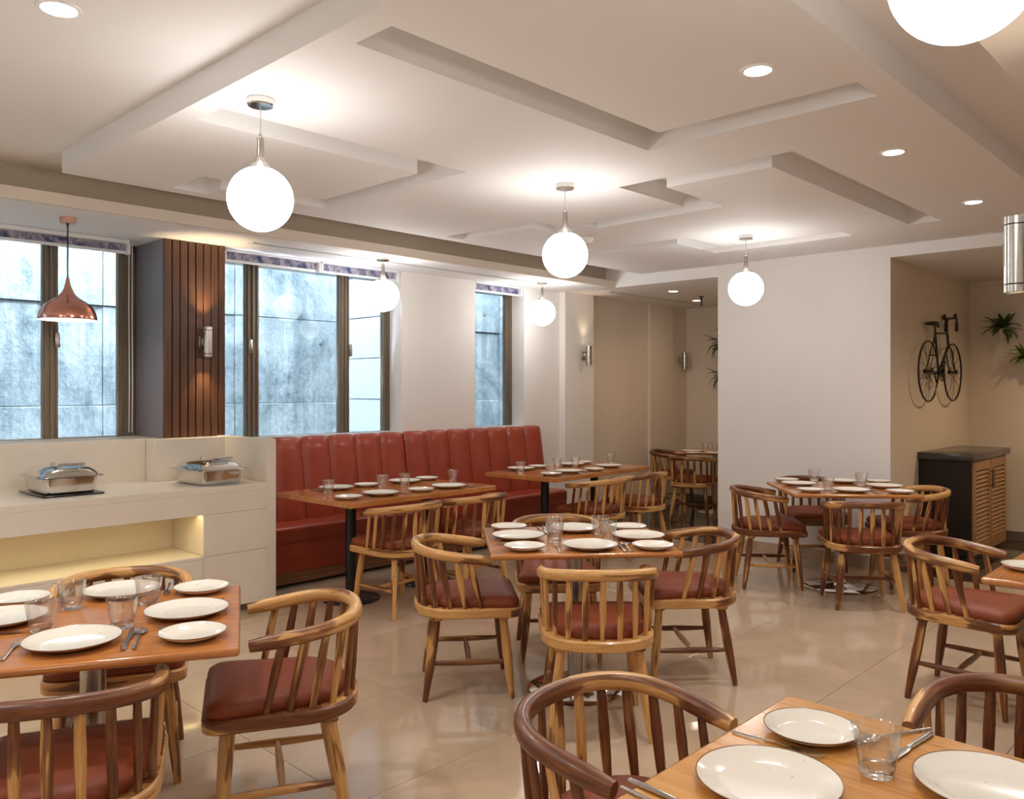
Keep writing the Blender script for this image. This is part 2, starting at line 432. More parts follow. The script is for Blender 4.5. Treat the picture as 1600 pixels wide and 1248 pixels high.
# ------------------------------------------------------------------ setting: windows and the light well behind them
def window(name, x0, x1, y, z0, z1, bars, vertical=True):
    w = empty(name, (0, 0, 0)); w['kind'] = 'structure'
    for a, b in bars:
        def f(bm, a=a, b=b):
            bm_box(bm, a, b, y, y+.05, z0, z1, bev=.003, seg=1)
            k = (b-a)
            bm_box(bm, a+.12*k, a+.20*k, y-.012, y+.01, z0, z1); bm_box(bm, a+.45*k, a+.56*k, y-.016, y+.01, z0, z1); bm_box(bm, a+.8*k, a+.88*k, y-.010, y+.01, z0, z1)
        obj('window_frame', f, 'bronze_frame', w, smooth=False)
    xs = [x0] + [v for b in bars for v in b] + [x1]
    for a, b in zip(xs[::2], xs[1::2]):
        if b-a > .03: box('pane', (a-.005, b+.005, y+.022, y+.028, z0+.004, z1-.04), 'window_glass', w, smooth=False)
    box('window_rail', (x0, x1, y, y+.05, z0-.03, z0+.006), 'bronze_frame', w, bev=.003, smooth=False)
    box('window_rail', (x0, x1, y, y+.05, z1-.05, z1), 'bronze_frame', w, bev=.003, smooth=False)
    return w
w1 = window('window_1', -2.58, 2.54, 6.36, 1.15, ZS, [(-2.58, -2.5), (-1.4, -1.3), (-.3, -.2), (.80, .90), (1.905, 2.005), (2.415, 2.54)])
w2 = window('window_2', 3.02, 4.77, 6.13, 1.10, ZS, [(3.32, 3.435), (4.215, 4.32), (4.695, 4.77)])
w3 = window('window_3', 5.70, 6.42, 6.13, 1.10, ZS, [(5.70, 5.73), (6.325, 6.42)])
for w, x, y in ((w1, 1.99, 6.36), (w2, 3.345, 6.13), (w2, 4.312, 6.13)):
    def f(bm, x=x, y=y):
        bm_box(bm, x-.012, x+.018, y-.03, y-.008, 1.79, 1.90, bev=.004); bm_box(bm, x-.004, x+.01, y-.045, y-.028, 1.80, 1.86, bev=.003)
    obj('window_handle', f, 'steel_brushed', w)
struct('trim_1', boxes((-2.58, 2.56, 5.991, 6.40, 1.10, 1.1495)), 'stone_cream')      # ledge in front of the first window
struct('trim_2', boxes((3.02, 4.77, 5.95, 6.20, 1.10, 1.115), (5.70, 6.42, 5.95, 6.20, 1.10, 1.115)), 'white_trim')
def well():
    g = struct('exterior_wall', boxes((-4, 9, 7.52, 7.8, -1.5, 5.6)), 'concrete')
    wid = 1.22
    for i in range(-3, 8):
        for z0, z1 in ((-1.5, .05), (.05, 1.36), (1.36, 2.22), (2.22, 4.2), (4.2, 5.6)):
            x0 = 3.93 + (i-3)*wid
            d = random.uniform(0, .008)
            def f(bm, x0=x0, z0=z0, z1=z1, d=d):
                bm_box(bm, x0+.003, x0+wid-.003, 7.47+d, 7.53, z0+.003, z1-.003, bev=.003, seg=1)
            obj('panel', f, 'concrete', g, smooth=False)
            for (hx, hz) in ((.22, .22), (.95, .22), (.25, z1-z0-.2), (.98, z1-z0-.24)):
                if random.random() < .22 and z1-z0 > .8:
                    obj('tie_hole', lambda bm, x=x0+hx, z=z0+hz, d=d: bm_lathe(bm, [(0, .006), (.012, .005), (.018, .0), (.024, .003), (.026, .0)], 10), 'dark_slot', g, loc=(x0+hx, 7.466+d, z0+hz), rot=(PI/2, 0, 0))
    struct('exterior_bounce', boxes((-4, 9, 6.42, 7.6, .60, .95)), 'white_trim')  # unseen well floor, raised and whitened to bounce daylight up to the soffit
    b = struct('exterior_return', boxes((5.17, 5.62, 6.26, 7.5, -1.5, 4.6)), 'cladding_white')
    z = -.3
    for k in range(11):
        box('panel', (5.152, 5.172, 6.265, 7.46, z+.004, z+.42, ), 'cladding_white', b, bev=.003, smooth=False); z += .424
well()
struct('exterior_roof_screen', boxes((-2.6, 9.9, -2.7, 6.45, 2.95, 3.05), (-4, 9.9, 6.45, 6.6, 2.92, 5.2)), 'wall_paint')  # unseen roof, with a tall parapet added to even the light in the well
struct('exterior_end', boxes((-4.1, -3.9, 6.2, 7.8, -1.5, 5.6), (9.0, 9.2, 6.2, 7.8, -1.5, 5.6)), 'concrete')

# ------------------------------------------------------------------ wood-clad pier between the windows
pier = struct('wall_pier', boxes((2.543, 3.005, 5.885, 6.40, 1.1505, ZS)), 'laminate_dark')
for k in range(8):
    a = 2.543 + k*.0585
    box('plank', (a+.004, a+.0585-.005, 5.862, 5.888, 1.152, ZS-.001), 'plank_wood', pier, bev=.003, smooth=False)

# ------------------------------------------------------------------ roller blinds
def blind(x0, x1, y, ztop, zbot, label, drop=0):
    o = empty('roller_blind', ((x0+x1)/2, y, ztop)); h = (x1-x0)/2
    tag(o, label, 'blind', 'roller blinds above the windows')
    box('head_box', (-h, h, -.035, .035, .0, ZS-ztop-.001 if ZS-ztop < .06 else .06), 'white_trim', o, bev=.004)
    box('fabric', (-h+.015, h-.015, .012, .015, zbot-ztop, .0), 'blind_fabric', o)
    box('bottom_bar', (-h+.012, h-.012, .004, .022, zbot-ztop-.02, zbot-ztop), 'white_trim', o, bev=.004)
    for s in (-1, 1): box('bracket', (s*h-.008, s*h+.008, -.03, .03, zbot-ztop-.025, .0), 'white_trim', o, bev=.003)
    def ch(bm):
        for dx in (0, .022):
            bm_sweep(bm, [(h+.004+dx, -.01, .0), (h+.002+dx, -.012, -.5), (h+.006+dx, -.01, -1.0), (h+.004+dx, -.008, -1.36 if drop else -.02)], (.0032, .0032), 6)
    if drop: obj('pull_cord', ch, 'white_trim', o)
blind(.25, 2.40, 6.14, 2.55, 2.50, 'patterned blue roller blind rolled up above the wide window beside the copper lamp', 1)
blind(3.06, 3.905, 5.99, 2.565, 2.507, 'short patterned blue roller blind next to the wood-clad pier')
blind(3.93, 4.745, 5.99, 2.565, 2.507, 'short patterned blue roller blind behind the globe lamp over the sofa')
blind(5.715, 6.40, 5.99, 2.565, 2.507, 'narrow patterned blue roller blind over the smallest window')

# ------------------------------------------------------------------ air slot, smoke detector, sprinkler, downlights
def diffuser(x0, x1, y, label):
    o = empty('air_diffuser', ((x0+x1)/2, y, ZS)); h = (x1-x0)/2
    tag(o, label, 'vent', 'slot vents in the window soffit')
    def fr(bm):
        for a, b in ((-.055, -.035), (.035, .055)): bm_box(bm, -h, h, a, b, -.006, -.0005, bev=.001, seg=1)
        for s in (-1, 1): bm_box(bm, s*h-.01, s*h+.01, -.055, .055, -.006, -.0005)
    obj('frame', fr, 'white_trim', o, smooth=False)
    box('slot', (-h+.01, h-.01, -.035, -.006, -.002, -.0005), 'dark_slot', o, smooth=False)
    box('vane', (-h+.01, h-.01, -.006, .035, -.004, -.0005), 'cable_grey', o, smooth=False)
diffuser(3.06, 4.20, 5.575, 'white linear slot vent in the soffit beside the wood-clad pier')
diffuser(4.24, 6.20, 5.575, 'long linear slot vent between the two small globe lamps')
diffuser(7.3, 9.2, 5.52, 'linear slot vent in the passage ceiling')
def lamp_light(name, parent, typ, loc, power, col=(1, .90, .77), **k):
    d = bpy.data.lights.new(name, typ); d.energy = power; d.color = col
    for a, b in k.items(): setattr(d, a, b)
    o = bpy.data.objects.new(name, d); C.objects.link(o); o.location = loc
    if parent: o.parent = parent
    return o
def downlight(x, y, z, label, power=None, r=.048, col=(1, .96, .91)):
    o = empty('downlight', (x, y, z)); tag(o, label, 'downlight', 'recessed ceiling downlights')
    obj('trim_ring', lambda bm: bm_lathe(bm, [(r, -.001), (r*1.05, -.006), (r*1.28, -.005), (r*1.35, -.0005)], 28), 'white_trim', o)
    obj('lens', lambda bm: bm_lathe(bm, [(0, -.0035), (r*.7, -.0034), (r, -.002)], 28), 'lamp_lens', o)
    l = lamp_light('bulb', o, 'SPOT', (0, 0, -.02), power or SPOT_W, col, spot_size=math.radians(150), spot_blend=1.0, shadow_soft_size=.07)
    return o
downlight(.975, 3.085, ZU, 'round downlight in the upper ceiling at the top corner above the buffet side', r=.055)
downlight(*at(1184, 109, ZP)[:2], ZP, 'downlight in the ceiling panel between the long L-shaped groove and the globe')
downlight(*at(1396, 237, ZP)[:2], ZP, 'middle downlight of the three crossing toward the alcove')
downlight(*at(1521, 315, ZP)[:2], ZP, 'downlight before the alcove lintel')
downlight(*at(1052, 454.5, ZS)[:2], ZS, 'small downlight in the lower passage ceiling', 26, col=(1, .70, .41))
for (x, y, z, w_, pw) in ((-.6, 2.2, ZU, 'over the unseen left part of the room', SPOT_W), (-.6, 4.2, ZU, 'before the far left window', SPOT_W), (.6, .2, ZS, 'above the camera', 40), (-1.0, -1.2, ZS, 'behind the camera', 50),
                      (4.6, -.6, ZS, 'over the unseen seats of the cut-off table', 25), (6.2, -.4, ZS, 'in the unseen right-hand soffit', 5), (8.3, 1.0, 2.592, 'in the alcove ceiling', 105), (8.3, -1.0, 2.592, 'deep in the alcove, out of view', 60), (8.8, 5.3, ZS, 'in the passage ceiling behind the sprinkler', 6)):
    downlight(x, y, z, 'added fill downlight ' + w_, pw, col=(1, .70, .41) if x > 7.1 else (1, .96, .91))  # extra lamps added for fill light, mostly out of view
dm = obj('smoke_detector', lambda bm: bm_lathe(bm, [(0, -.045), (.03, -.043), (.045, -.03), (.052, -.012), (.06, -.008), (.062, -.0005)], 24), 'white_trim', loc=(*at(917, 372, ZP)[:2], ZP))
tag(dm, 'white round smoke detector on the ceiling behind the middle globe lamp', 'detector')
sp = empty('sprinkler', (8.46, 5.03, ZS)); tag(sp, 'dark sprinkler head under the passage ceiling', 'sprinkler')
obj('pipe', lambda bm: bm_lathe(bm, [(.035, -.0005), (.03, -.008), (.011, -.012), (.010, -.06), (.0, -.062)], 14), 'black_metal', sp)
obj('deflector', lambda bm: (bm_cyl(bm, (-.012, 0, -.06), (-.012, 0, -.10), .004, 6), bm_cyl(bm, (.012, 0, -.06), (.012, 0, -.10), .004, 6), bm_lathe(bm, [(0, -.10), (.026, -.10), (.026, -.104), (0, -.105)], 12)), 'black_metal', sp)

# ------------------------------------------------------------------ globe pendants
GR, GZ = .132, 2.28
G_meshes = {}
def globe(x, y, zc, label, gz=GZ):
    o = empty('globe_pendant', (x, y, zc)); tag(o, label, 'pendant lamp', 'white globe pendant lamps')
    top = gz + GR - zc; neck = top + .125
    obj('canopy', lambda bm: bm_lathe(bm, [(.0, -.030), (.050, -.029), (.054, -.024), (.054, -.0005), (0, -.0005)], 28), 'chrome', o)
    obj('cable', lambda bm: bm_cyl(bm, (0, 0, -.03), (0, 0, neck), .0022, 6), 'cable_grey', o)
    obj('neck', lambda bm: bm_lathe(bm, [(.0, neck+.012), (.006, neck+.010), (.007, neck), (.013, neck-.006), (.0145, neck-.05), (.017, neck-.085), (.026, neck-.108), (.044, neck-.124), (.060, top-.0145), (.062, top-.017)], 24), 'steel_brushed', o)
    obj('globe', lambda bm: bm_lathe(bm, [(GR*math.sin(t), gz-zc+GR*math.cos(t)) for t in [PI*i/28 for i in range(29)]], 40), 'globe_glass', o)
    return o
globe(*at(407, 155, ZP)[:2], ZP, 'white globe lamp with chrome neck hanging from the panel over the buffet-side table')
globe(*at(883, 288, ZP)[:2], ZP, 'white globe lamp hanging over the middle of the room')
globe(*at(1165.5, 368, ZP)[:2], ZP, 'white globe lamp hanging before the plain white wall')
globe(*at(598.5, 402, ZS)[:2], ZS, 'smaller white globe lamp under the soffit before the two-blind window', 2.268)
globe(*at(847, 439.5, ZS)[:2], ZS, 'smaller white globe lamp under the soffit before the narrow window', 2.268)
globe(1.685, .45, ZS, 'big white globe lamp cut off by the top of the picture')
globe(-.8, .6, ZS, 'added white globe lamp behind the camera, out of view')  # this globe and the next are unseen, added for ambient light
globe(-.6, 3.0, ZU, 'added white globe lamp by the far left window, out of view')

# copper pendant
cp = empty('copper_pendant', (1.82, 5.60, ZS)); tag(cp, 'copper bell-shaped pendant lamp on a black cord over the buffet counter', 'pendant lamp')
obj('canopy', lambda bm: bm_lathe(bm, [(0, -.036), (.046, -.036), (.048, -.034), (.048, -.0005), (0, -.0005)], 28), 'copper_canopy', cp)
obj('cord', lambda bm: (bm_cyl(bm, (0, 0, -.036), (0, 0, -.385), .0045, 8), bm_lathe(bm, [(.009, -.036), (.007, -.055), (.0045, -.06)], 10)), 'cable_black', cp)
zt = -.383
prof = [(.010, 0), (.013, -.022), (.020, -.052), (.034, -.088), (.060, -.118), (.095, -.142), (.128, -.165), (.150, -.190), (.163, -.222), (.168, -.252), (.166, -.262)]
obj('shade', lambda bm: bm_lathe(bm, [(r, zt+z) for r, z in prof], 48), 'copper', cp, ang=60)
obj('shade_lining', lambda bm: bm_lathe(bm, [(max(r-.004, .002), zt+z-.003) for r, z in prof[:-1]] + [(.163, zt-.262), (.166, zt-.2625)], 48), 'shade_inside', cp, ang=60)
obj('bulb', lambda bm: bm_lathe(bm, [(0, zt-.20), (.02, zt-.197), (.034, zt-.18), (.036, zt-.16), (.026, zt-.135), (.014, zt-.11)], 20), 'lamp_lens', cp)
lamp_light('bulb_light', cp, 'POINT', (0, 0, zt-.225), 5, shadow_soft_size=.04)

# wall sconces: up-and-down cylinders
def sconce(x, y, z, yw, label, up=True, dn=True, length=.22, power=1):
    o = empty('wall_sconce', (x, y, z)); tag(o, label, 'wall lamp', 'steel cylinder wall lamps')
    h = length/2
    obj('cylinder', lambda bm: (bm_lathe(bm, [(.026, h-.004), (.031, h), (.0325, h-.002), (.0325, h-.022), (.0315, h-.023), (.0315, h-.025), (.0325, h-.026), (.0325, -h+.026), (.0315, -h+.025), (.0315, -h+.023), (.0325, -h+.022), (.0325, -h+.002), (.031, -h), (.026, -h+.004)], 32)), 'steel_brushed', o)
    for s_ in (1, -1): obj('ring', lambda bm: bm_lathe(bm, [(.0322, s_*(h-.0262)), (.0331, s_*(h-.0258)), (.0331, s_*(h-.0222)), (.0322, s_*(h-.0218))], 32), 'black_metal', o)
    box('mount_arm', (-.012, .012, .03, yw-y-.012, -.03, .03), 'steel_brushed', o, bev=.003)
    box('back_plate', (-.035, .035, yw-y-.014, yw-y, -.045, .045), 'steel_brushed', o, bev=.004)
    if dn: obj('lower_lens', lambda bm: bm_lathe(bm, [(0, -h+.006), (.026, -h+.006)], 24), 'lamp_lens_soft', o)
    else: obj('lower_lens', lambda bm: bm_lathe(bm, [(0, -h+.006), (.026, -h+.006)], 24), 'dark_slot', o)
    obj('upper_lens', lambda bm: bm_lathe(bm, [(0, h-.006), (.026, h-.006)], 24), 'lamp_lens_soft' if up else 'dark_slot', o)
    for s, on in ((1, up), (-1, dn)):
        if on:
            l = lamp_light('bulb', o, 'SPOT', (0, 0, s*(h-.003)), SCONCE_W*power*(1.4 if s > 0 else 1), (1, .76, .46), spot_size=math.radians(80), spot_blend=.8, shadow_soft_size=.02)
            l.rotation_euler = (PI if s > 0 else 0, 0, 0)
sconce(2.83, 5.785, 1.847, 5.862, 'steel up-and-down wall lamp on the dark wood-clad pier', power=6)
sconce(7.32, 5.79, 1.88, 5.87, 'steel wall lamp on the pale pier, its light fanning up', True, False)
sconce(9.52, 5.91, 1.88, 5.985, 'unlit steel wall lamp in the back corner of the passage', False, False)
sconce(2.724, .588, 1.888, .53, 'large-looking brushed steel wall lamp cut off at the right picture edge')

# ------------------------------------------------------------------ buffet counter with lit niche
cn = empty('buffet_counter', (0, 5.142, 0)); tag(cn, 'cream stone buffet counter with a lit recessed shelf', 'counter')
CL = -2.55
def cbox(name, x0, x1, y0, y1, z0, z1, m='stone_cream', bev=.002):
    return box(name, (x0, x1, y0-5.142, y1-5.142, z0, z1), m, cn, bev=bev, smooth=False)
cbox('worktop', CL, 2.94, 5.142, 5.99, .815, .857)
cbox('fascia', CL, 2.94, 5.143, 5.17, .682, .8145)
cbox('niche_ceiling', CL, 2.487, 5.205, 5.62, .68, .70)
cbox('niche_floor', CL, 2.487, 5.143, 5.62, .396, .416)
cbox('niche_back', CL, 2.487, 5.60, 5.63, .416, .68)
cbox('niche_side', 2.488, 2.51, 5.143, 5.62, .416, .681)
for a, b, c, d in ((2.4885, 2.94, .4105, .6805), (2.4885, 2.94, .052, .4085), (1.60, 2.4865, .052, .395), (.70, 1.598, .052, .395), (-.2, .698, .052, .395), (-1.1, -.202, .052, .395), (CL, -1.102, .052, .395)):
    cbox('panel', a, b, 5.144, 5.17, c, d)
cbox('plinth', CL, 2.94, 5.19, 5.25, 0, .05, 'skirting_grey')
cbox('carcass', CL, 2.94, 5.64, 5.9, .05, .81)
cbox('light_strip', CL, 2.485, 5.175, 5.195, .692, .699, 'led_strip', 0)
# raised back ledge, the box round the pier foot, the end panel
cbox('upstand', CL, 2.436, 5.92, 5.99, .857, 1.1505)
cbox('pier_box', 2.437, 2.94, 5.745, 5.99, .857, 1.1495)
cbox('end_panel', 2.94, 3.012, 5.142, 5.985, 0, 1.155)

# chafing dishes
def chafing(x, y, rz, L, Wd, label):
    o = empty('chafing_dish', (x, y, .8575), rz); tag(o, label, 'chafing dish', 'steel chafing dishes on the counter')
    a, b = Wd/2, L/2
    def rr(w, l, r, z, k=5):
        return [(sx*(w-r)+r*math.cos(t), sy*(l-r)+r*math.sin(t), z) for sx, sy, t0 in ((1, 1, 0), (-1, 1, PI/2), (-1, -1, PI), (1, -1, 1.5*PI)) for t in [t0+PI/2*i/k for i in range(k+1)]]
    def loft(bm, rings, cap0=True, cap1=True):
        R = [[bm.verts.new(p) for p in r] for r in rings]
        for A, B in zip(R, R[1:]):
            for i in range(len(A)): bm.faces.new((A[i], A[(i+1) % len(A)], B[(i+1) % len(A)], B[i]))
        if cap0: bm.faces.new(R[0][::-1])
        if cap1: bm.faces.new(R[-1])
    obj('pan', lambda bm: loft(bm, [rr(a-.035, b-.035, .03, .0), rr(a-.022, b-.022, .035, .012), rr(a-.018, b-.018, .035, .05), rr(a-.016, b-.016, .035, .098)]), 'steel_polished', o)
    def rim(bm):
        loft(bm, [rr(a-.016, b-.016, .035, .098), rr(a+.012, b+.012, .04, .099), rr(a+.016, b+.016, .04, .103), rr(a+.012, b+.012, .04, .107), rr(a-.01, b-.01, .04, .108)])
        for s in (-1, 1): bm_box(bm, s*(a+.014)-.018 if s < 0 else a+.0, s*(a+.014)+.0 if s < 0 else a+.035, -.07, .07, .100, .106, bev=.002)
    obj('rim', rim, 'steel_polished', o)
    obj('lid', lambda bm: loft(bm, [rr(a-.004, b-.004, .045, .108), rr(a-.010, b-.010, .05, .118), rr(a-.022, b-.022, .06, .136), rr(a-.042, b-.042, .065, .151), rr(a-.07, b-.07, .06, .161), rr(a-.10, b-.12, .03, .166)]), 'chrome', o, ang=50)
    def hd(bm):
        bm_sweep(bm, [(-.075, -b+.03, .178), (.075, -b+.03, .178)], (.007, .007), 10)
        for s in (-1, 1): bm_sweep(bm, [(s*.055, -b+.032, .177), (s*.055, -b+.055, .155), (s*.055, -b+.075, .150)], (.004, .004), 8)
    obj('handle', hd, 'chrome', o)
    obj('hinge_knob', lambda bm: bm_lathe(bm, [(0, .186), (.012, .184), (.016, .176), (.012, .168), (.018, .164), (.0, .163)], 16, c=(-.04, .02, 0)), 'chrome', o)
    return o
chafing(1.77, 5.565, 0, .43, .335, 'polished steel chafing dish on a black warming pad')
bpy.context.view_layer.update()
pad = box('warming_pad', (1.60, 1.945, 5.335, 5.80, .8572, .8675), 'black_glass', bev=.003)
tag(pad, 'flat black warming pad under the chafing dish on the counter', 'warming pad')
for o in [o for o in C.objects if o.name == 'chafing_dish']: o.location.z = .8678
chafing(2.66, 5.42, math.radians(4), .40, .335, 'steel chafing dish on the bare counter before the wood-clad pier')

# ------------------------------------------------------------------ banquette sofas
def sofa(x0, x1, xs, label):
    o = empty('banquette_sofa', (x0, 5.9, 0)); tag(o, label, 'sofa', 'rust red banquettes along the window wall')
    w = x1-x0
    YF, YB = 5.49-5.9, 5.94-5.9
    def seat(bm):
        bm_box(bm, 0, w, YF, -.045, .33, .462, bev=.035, seg=5)
    flat_normals(obj('seat', seat, 'leather_rust', o, ang=60))
    box('front', (.003, w-.003, YF+.02, -.05, .115, .34), 'leather_rust', o, bev=.006)
    box('plinth', (.003, w-.003, YF+.03, -.05, .03, .113), 'plinth_wood', o)
    box('foot', (.01, w-.01, YF+.08, -.06, 0, .03), 'black_metal', o)
    def bk(bm): bm_prism(bm, [(-.045+.005, 0), (.04, 0), (.04, .66), (.012, .66)], 0, w)
    b = obj('back', lambda bm: bm_box(bm, 0, w, .012, YB, .10, 1.09), 'leather_rust', o)
    for a, c in zip(xs, xs[1:]):
        def pan(bm, a=a, c=c):
            p = c-a-.003; ns, nz = 8, 7; G = []
            for i in range(ns+1):
                u = i/ns*2-1; col = []
                for j in range(nz+1):
                    t = j/nz; z = .44+.672*t
                    y0 = -.115+.095*t
                    bul = (1-abs(u)**3.2)*.030*(1 if j else .8)
                    zz = z-(.022*abs(u)**6 if j == nz else 0)-.012*(t if j == nz else 0)
                    col.append(bm.verts.new((a+p*(u+1)/2, y0-bul, zz)))
                # roll over the top
                u2 = 1-abs(u)**6
                col.append(bm.verts.new((a+p*(u+1)/2, -.015-.018*u2, 1.112-.022*abs(u)**6)))
                col.append(bm.verts.new((a+p*(u+1)/2, .02, 1.116-.022*abs(u)**6)))
                col.append(bm.verts.new((a+p*(u+1)/2, .042, 1.10-.02*abs(u)**6)))
                G.append(col)
            m_ = len(G[0])
            for i in range(ns):
                for j in range(m_-1): bm.faces.new((G[i][j], G[i+1][j], G[i+1][j+1], G[i][j+1]))
            for col, s in ((G[0], 1), (G[-1], -1)):      # sides of the channel
                e = [bm.verts.new((q.co.x, .03, q.co.z if k < m_-2 else q.co.z-.02)) for k, q in enumerate(col)]
                for j in range(m_-1):
                    try: bm.faces.new((col[j], col[j+1], e[j+1], e[j]))
                    except ValueError: pass
        obj('back_panel', pan, 'leather_rust', o, loc=(0, 0, 0), ang=50)
    return o
sofa(3.02, 4.728, [0] + [k*.265 - .145 + .0 for k in range(1, 7)] + [1.706], 'rust red banquette sofa beside the stone counter')
sofa(4.738, 6.60, [k*.266 for k in range(8)], 'rust red banquette sofa reaching past the narrow window')

# ------------------------------------------------------------------ dining chair
def arc_path(Rx, ytip, yc, ry, z0, z1, k=12, nstr=4, xt=None, e=2.0):
    """U shape: straight arms then half ellipse; z from tip z1 to back z0"""
    pts = []
    xt = xt or Rx; q = 2/e
    for i in range(nstr): pts.append((-xt-(Rx-xt)*math.sin(PI/2*i/nstr), ytip+(yc-ytip)*i/nstr))
    for i in range(k+1):
        t = PI+PI*i/k; a, b = math.cos(t), math.sin(t)
        pts.append((Rx*math.copysign(abs(a)**q, a), yc-ry*abs(b)**q))
    for i in range(nstr-1, -1, -1): pts.append((xt+(Rx-xt)*math.sin(PI/2*i/nstr), ytip+(yc-ytip)*i/nstr))
    ymin = yc-ry
    return [(x, y, z0+(z1-z0)*max(0, min(1, (y-ymin)/(ytip-ymin)))**1.0) for x, y in pts]
def seat_outline(g=0, gb=0, k=14):
    """front square with rounded corners, rear round"""
    w, yf, r = .248-g, .252-g, .055
    pts = []
    for i in range(6):
        t = PI/2*i/5; pts.append((w-r+r*math.cos(t), yf-r+r*math.sin(t)))
    for i in range(6):
        t = PI/2+PI/2*i/5; pts.append((-w+r+r*math.cos(t), yf-r+r*math.sin(t)))
    w2 = .248-gb
    for i in range(k+1):
        t = PI+PI*i/k; a, b = math.cos(t), math.sin(t)
        pts.append((w2*math.copysign(abs(a)**.87, a), -.045-(.225-gb)*abs(b)**.87))
    return pts
def path_at(pts, frac):
    P = [Vector(p) for p in pts]; L = [0]
    for a, b in zip(P, P[1:]): L.append(L[-1]+(b-a).length)
    d = frac*L[-1]
    for i in range(len(P)-1):
        if L[i+1] >= d: return P[i].lerp(P[i+1], (d-L[i])/(L[i+1]-L[i]))
    return P[-1]
def seat_fn(bm):
    uvl = bm.loops.layers.uv.verify(); o0 = seat_outline(k=20); n_ = len(o0)
    lay = [(.985, .398), (1.0, .403), (1.0, .437), (.97, .444)]
    Rg = [[bm.verts.new((x*s_, y*s_, z)) for x, y in o0] for s_, z in lay]
    L = [0]
    for i in range(n_): L.append(L[-1]+math.dist(o0[i], o0[(i+1) % n_]))
    for A, B, za, zb in zip(Rg, Rg[1:], (0, .006, .04), (.006, .04, .05)):
        for i in range(n_):
            j = (i+1) % n_; f = bm.faces.new((A[i], A[j], B[j], B[i]))
            for lp, q in zip(f.loops, ((L[i], za), (L[i+1], za), (L[i+1], zb), (L[i], zb))): lp[uvl].uv = q
    for ring in (Rg[0][::-1], Rg[-1]):
        f = bm.faces.new(ring)
        for lp in f.loops: lp[uvl].uv = (lp.vert.co.x, lp.vert.co.y)
SEATM = mesh('seat_frame', seat_fn)
def cushion_fn(bm):
    o0 = seat_outline(.008, .040)
    lay = [(.97, .440), (1.0, .452), (1.005, .464), (.985, .478), (.93, .489), (.80, .497), (.5, .502), (.2, .503)]
    R = [[bm.verts.new((x*s, -.0+y*s, z)) for x, y in o0] for s, z in lay]
    for A, B in zip(R, R[1:]):
        for i in range(len(A)): bm.faces.new((A[i], A[(i+1) % len(A)], B[(i+1) % len(A)], B[i]))
    bm.faces.new(R[-1])
CUSHM = mesh('cushion', cushion_fn, ang=60)
RAILP = arc_path(.247, .105, -.062, .202, .722, .671, 20, 5, .234, 2.35)
def rail_fn(bm):
    k = len(RAILP); rad = []
    for i in range(k):
        e = min(i, k-1-i)
        s = 1.0 if e > 1 else (.90 if e else .78)
        rad.append((.0215*s, .0245*s))
    bm_sweep(bm, RAILP, rad, 12, square=2.6)
RAILM = mesh('back_rail', rail_fn, ang=50)
TOPP = arc_path(.247, .0, -.062, .202, .712, .690, 20, 2, .246, 2.35)
BOTP = arc_path(.228, .055, -.045, .205, .434, .434, 20, 2, .226, 2.25)
SPM = []
for i in range(13):
    f = i/12
    p, q = path_at(BOTP, f), path_at(TOPP, f)
    out = Vector((p.x, p.y+.03, 0)).normalized()
    def sp_fn(bm, p=p, q=q, out=out):
        pts = [p.lerp(q, t) for t in (0, .12, .35, .6, .85, 1)]
        rad = [(.0105, .009), (.0115, .0095), (.0138, .0105), (.0152, .0105), (.0135, .0095), (.012, .009)]
        bm_sweep(bm, pts, rad, 8, up=out, square=2.4)
    SPM.append(mesh('spindle', sp_fn, ang=50))
def leg_fn(a, b):
    def f(bm):
        pts = [Vector(a).lerp(Vector(b), t) for t in (0, .2, .45, .7, .95, 1)]
        bm_sweep(bm, pts, [(.019, .019), (.0215, .0215), (.0235, .0235), (.020, .020), (.0145, .0145), (.0125, .0125)], 10)
    return f
LT = [(-.175, .165, .400), (.175, .165, .400), (-.165, -.155, .400), (.165, -.155, .400)]
LB = [(-.215, .205, 0), (.215, .205, 0), (-.215, -.215, 0), (.215, -.215, 0)]
LEGM = [mesh('leg', leg_fn(a, b)) for a, b in zip(LT, LB)]
def on_leg(i, z): return Vector(LB[i]).lerp(Vector(LT[i]), z/.4)
def stret(a, b):
    def f(bm):
        pts = [a.lerp(b, t) for t in (0, .15, .5, .85, 1)]
        bm_sweep(bm, pts, [(.009, .009), (.012, .012), (.0155, .0155), (.012, .012), (.009, .009)], 8)
    return f
s1, s2 = (on_leg(0, .175), on_leg(2, .175)), (on_leg(1, .175), on_leg(3, .175))
STM = [mesh('stretcher', stret(*s1)), mesh('stretcher', stret(*s2)), mesh('stretcher', stret(s1[0].lerp(s1[1], .5), s2[0].lerp(s2[1], .5)))]
def block_fn(bm):
    bm_box(bm, -.195, .195, -.028, .028, .378, .3985, bev=.004, seg=1)
BLKM = mesh('seat_batten', block_fn)
def make_chair():
    o = empty('dining_chair')
    put('seat_frame', SEATM, 'chair_wood', o); put('cushion', CUSHM, 'cushion_rust', o)
    [put('seat_batten', BLKM, 'chair_wood_seat', o, (0, y, 0)) for y in (.165, -.155)]
    put('back_rail', RAILM, 'chair_wood', o)
    for s in SPM: put('spindle', s, 'chair_wood', o)
    for l in LEGM: put('leg', l, 'chair_wood', o)
    for s in STM: put('stretcher', s, 'chair_wood', o)
    return o
CH0 = None
def chair(x, y, deg, label, group, rail=0.0, rest=0.0):
    global CH0
    if CH0 is None: CH0 = o = make_chair()
    else: o = copy_tree(CH0)
    o.location = (x, y, 0); o.rotation_euler = (0, 0, math.radians(deg-90))
    for ch in o.children:
        if not ch.name.startswith('cushion'): ch['tone'] = rail if ch.name.startswith('back_rail') else rest
    tag(o, label, 'chair', group); return o
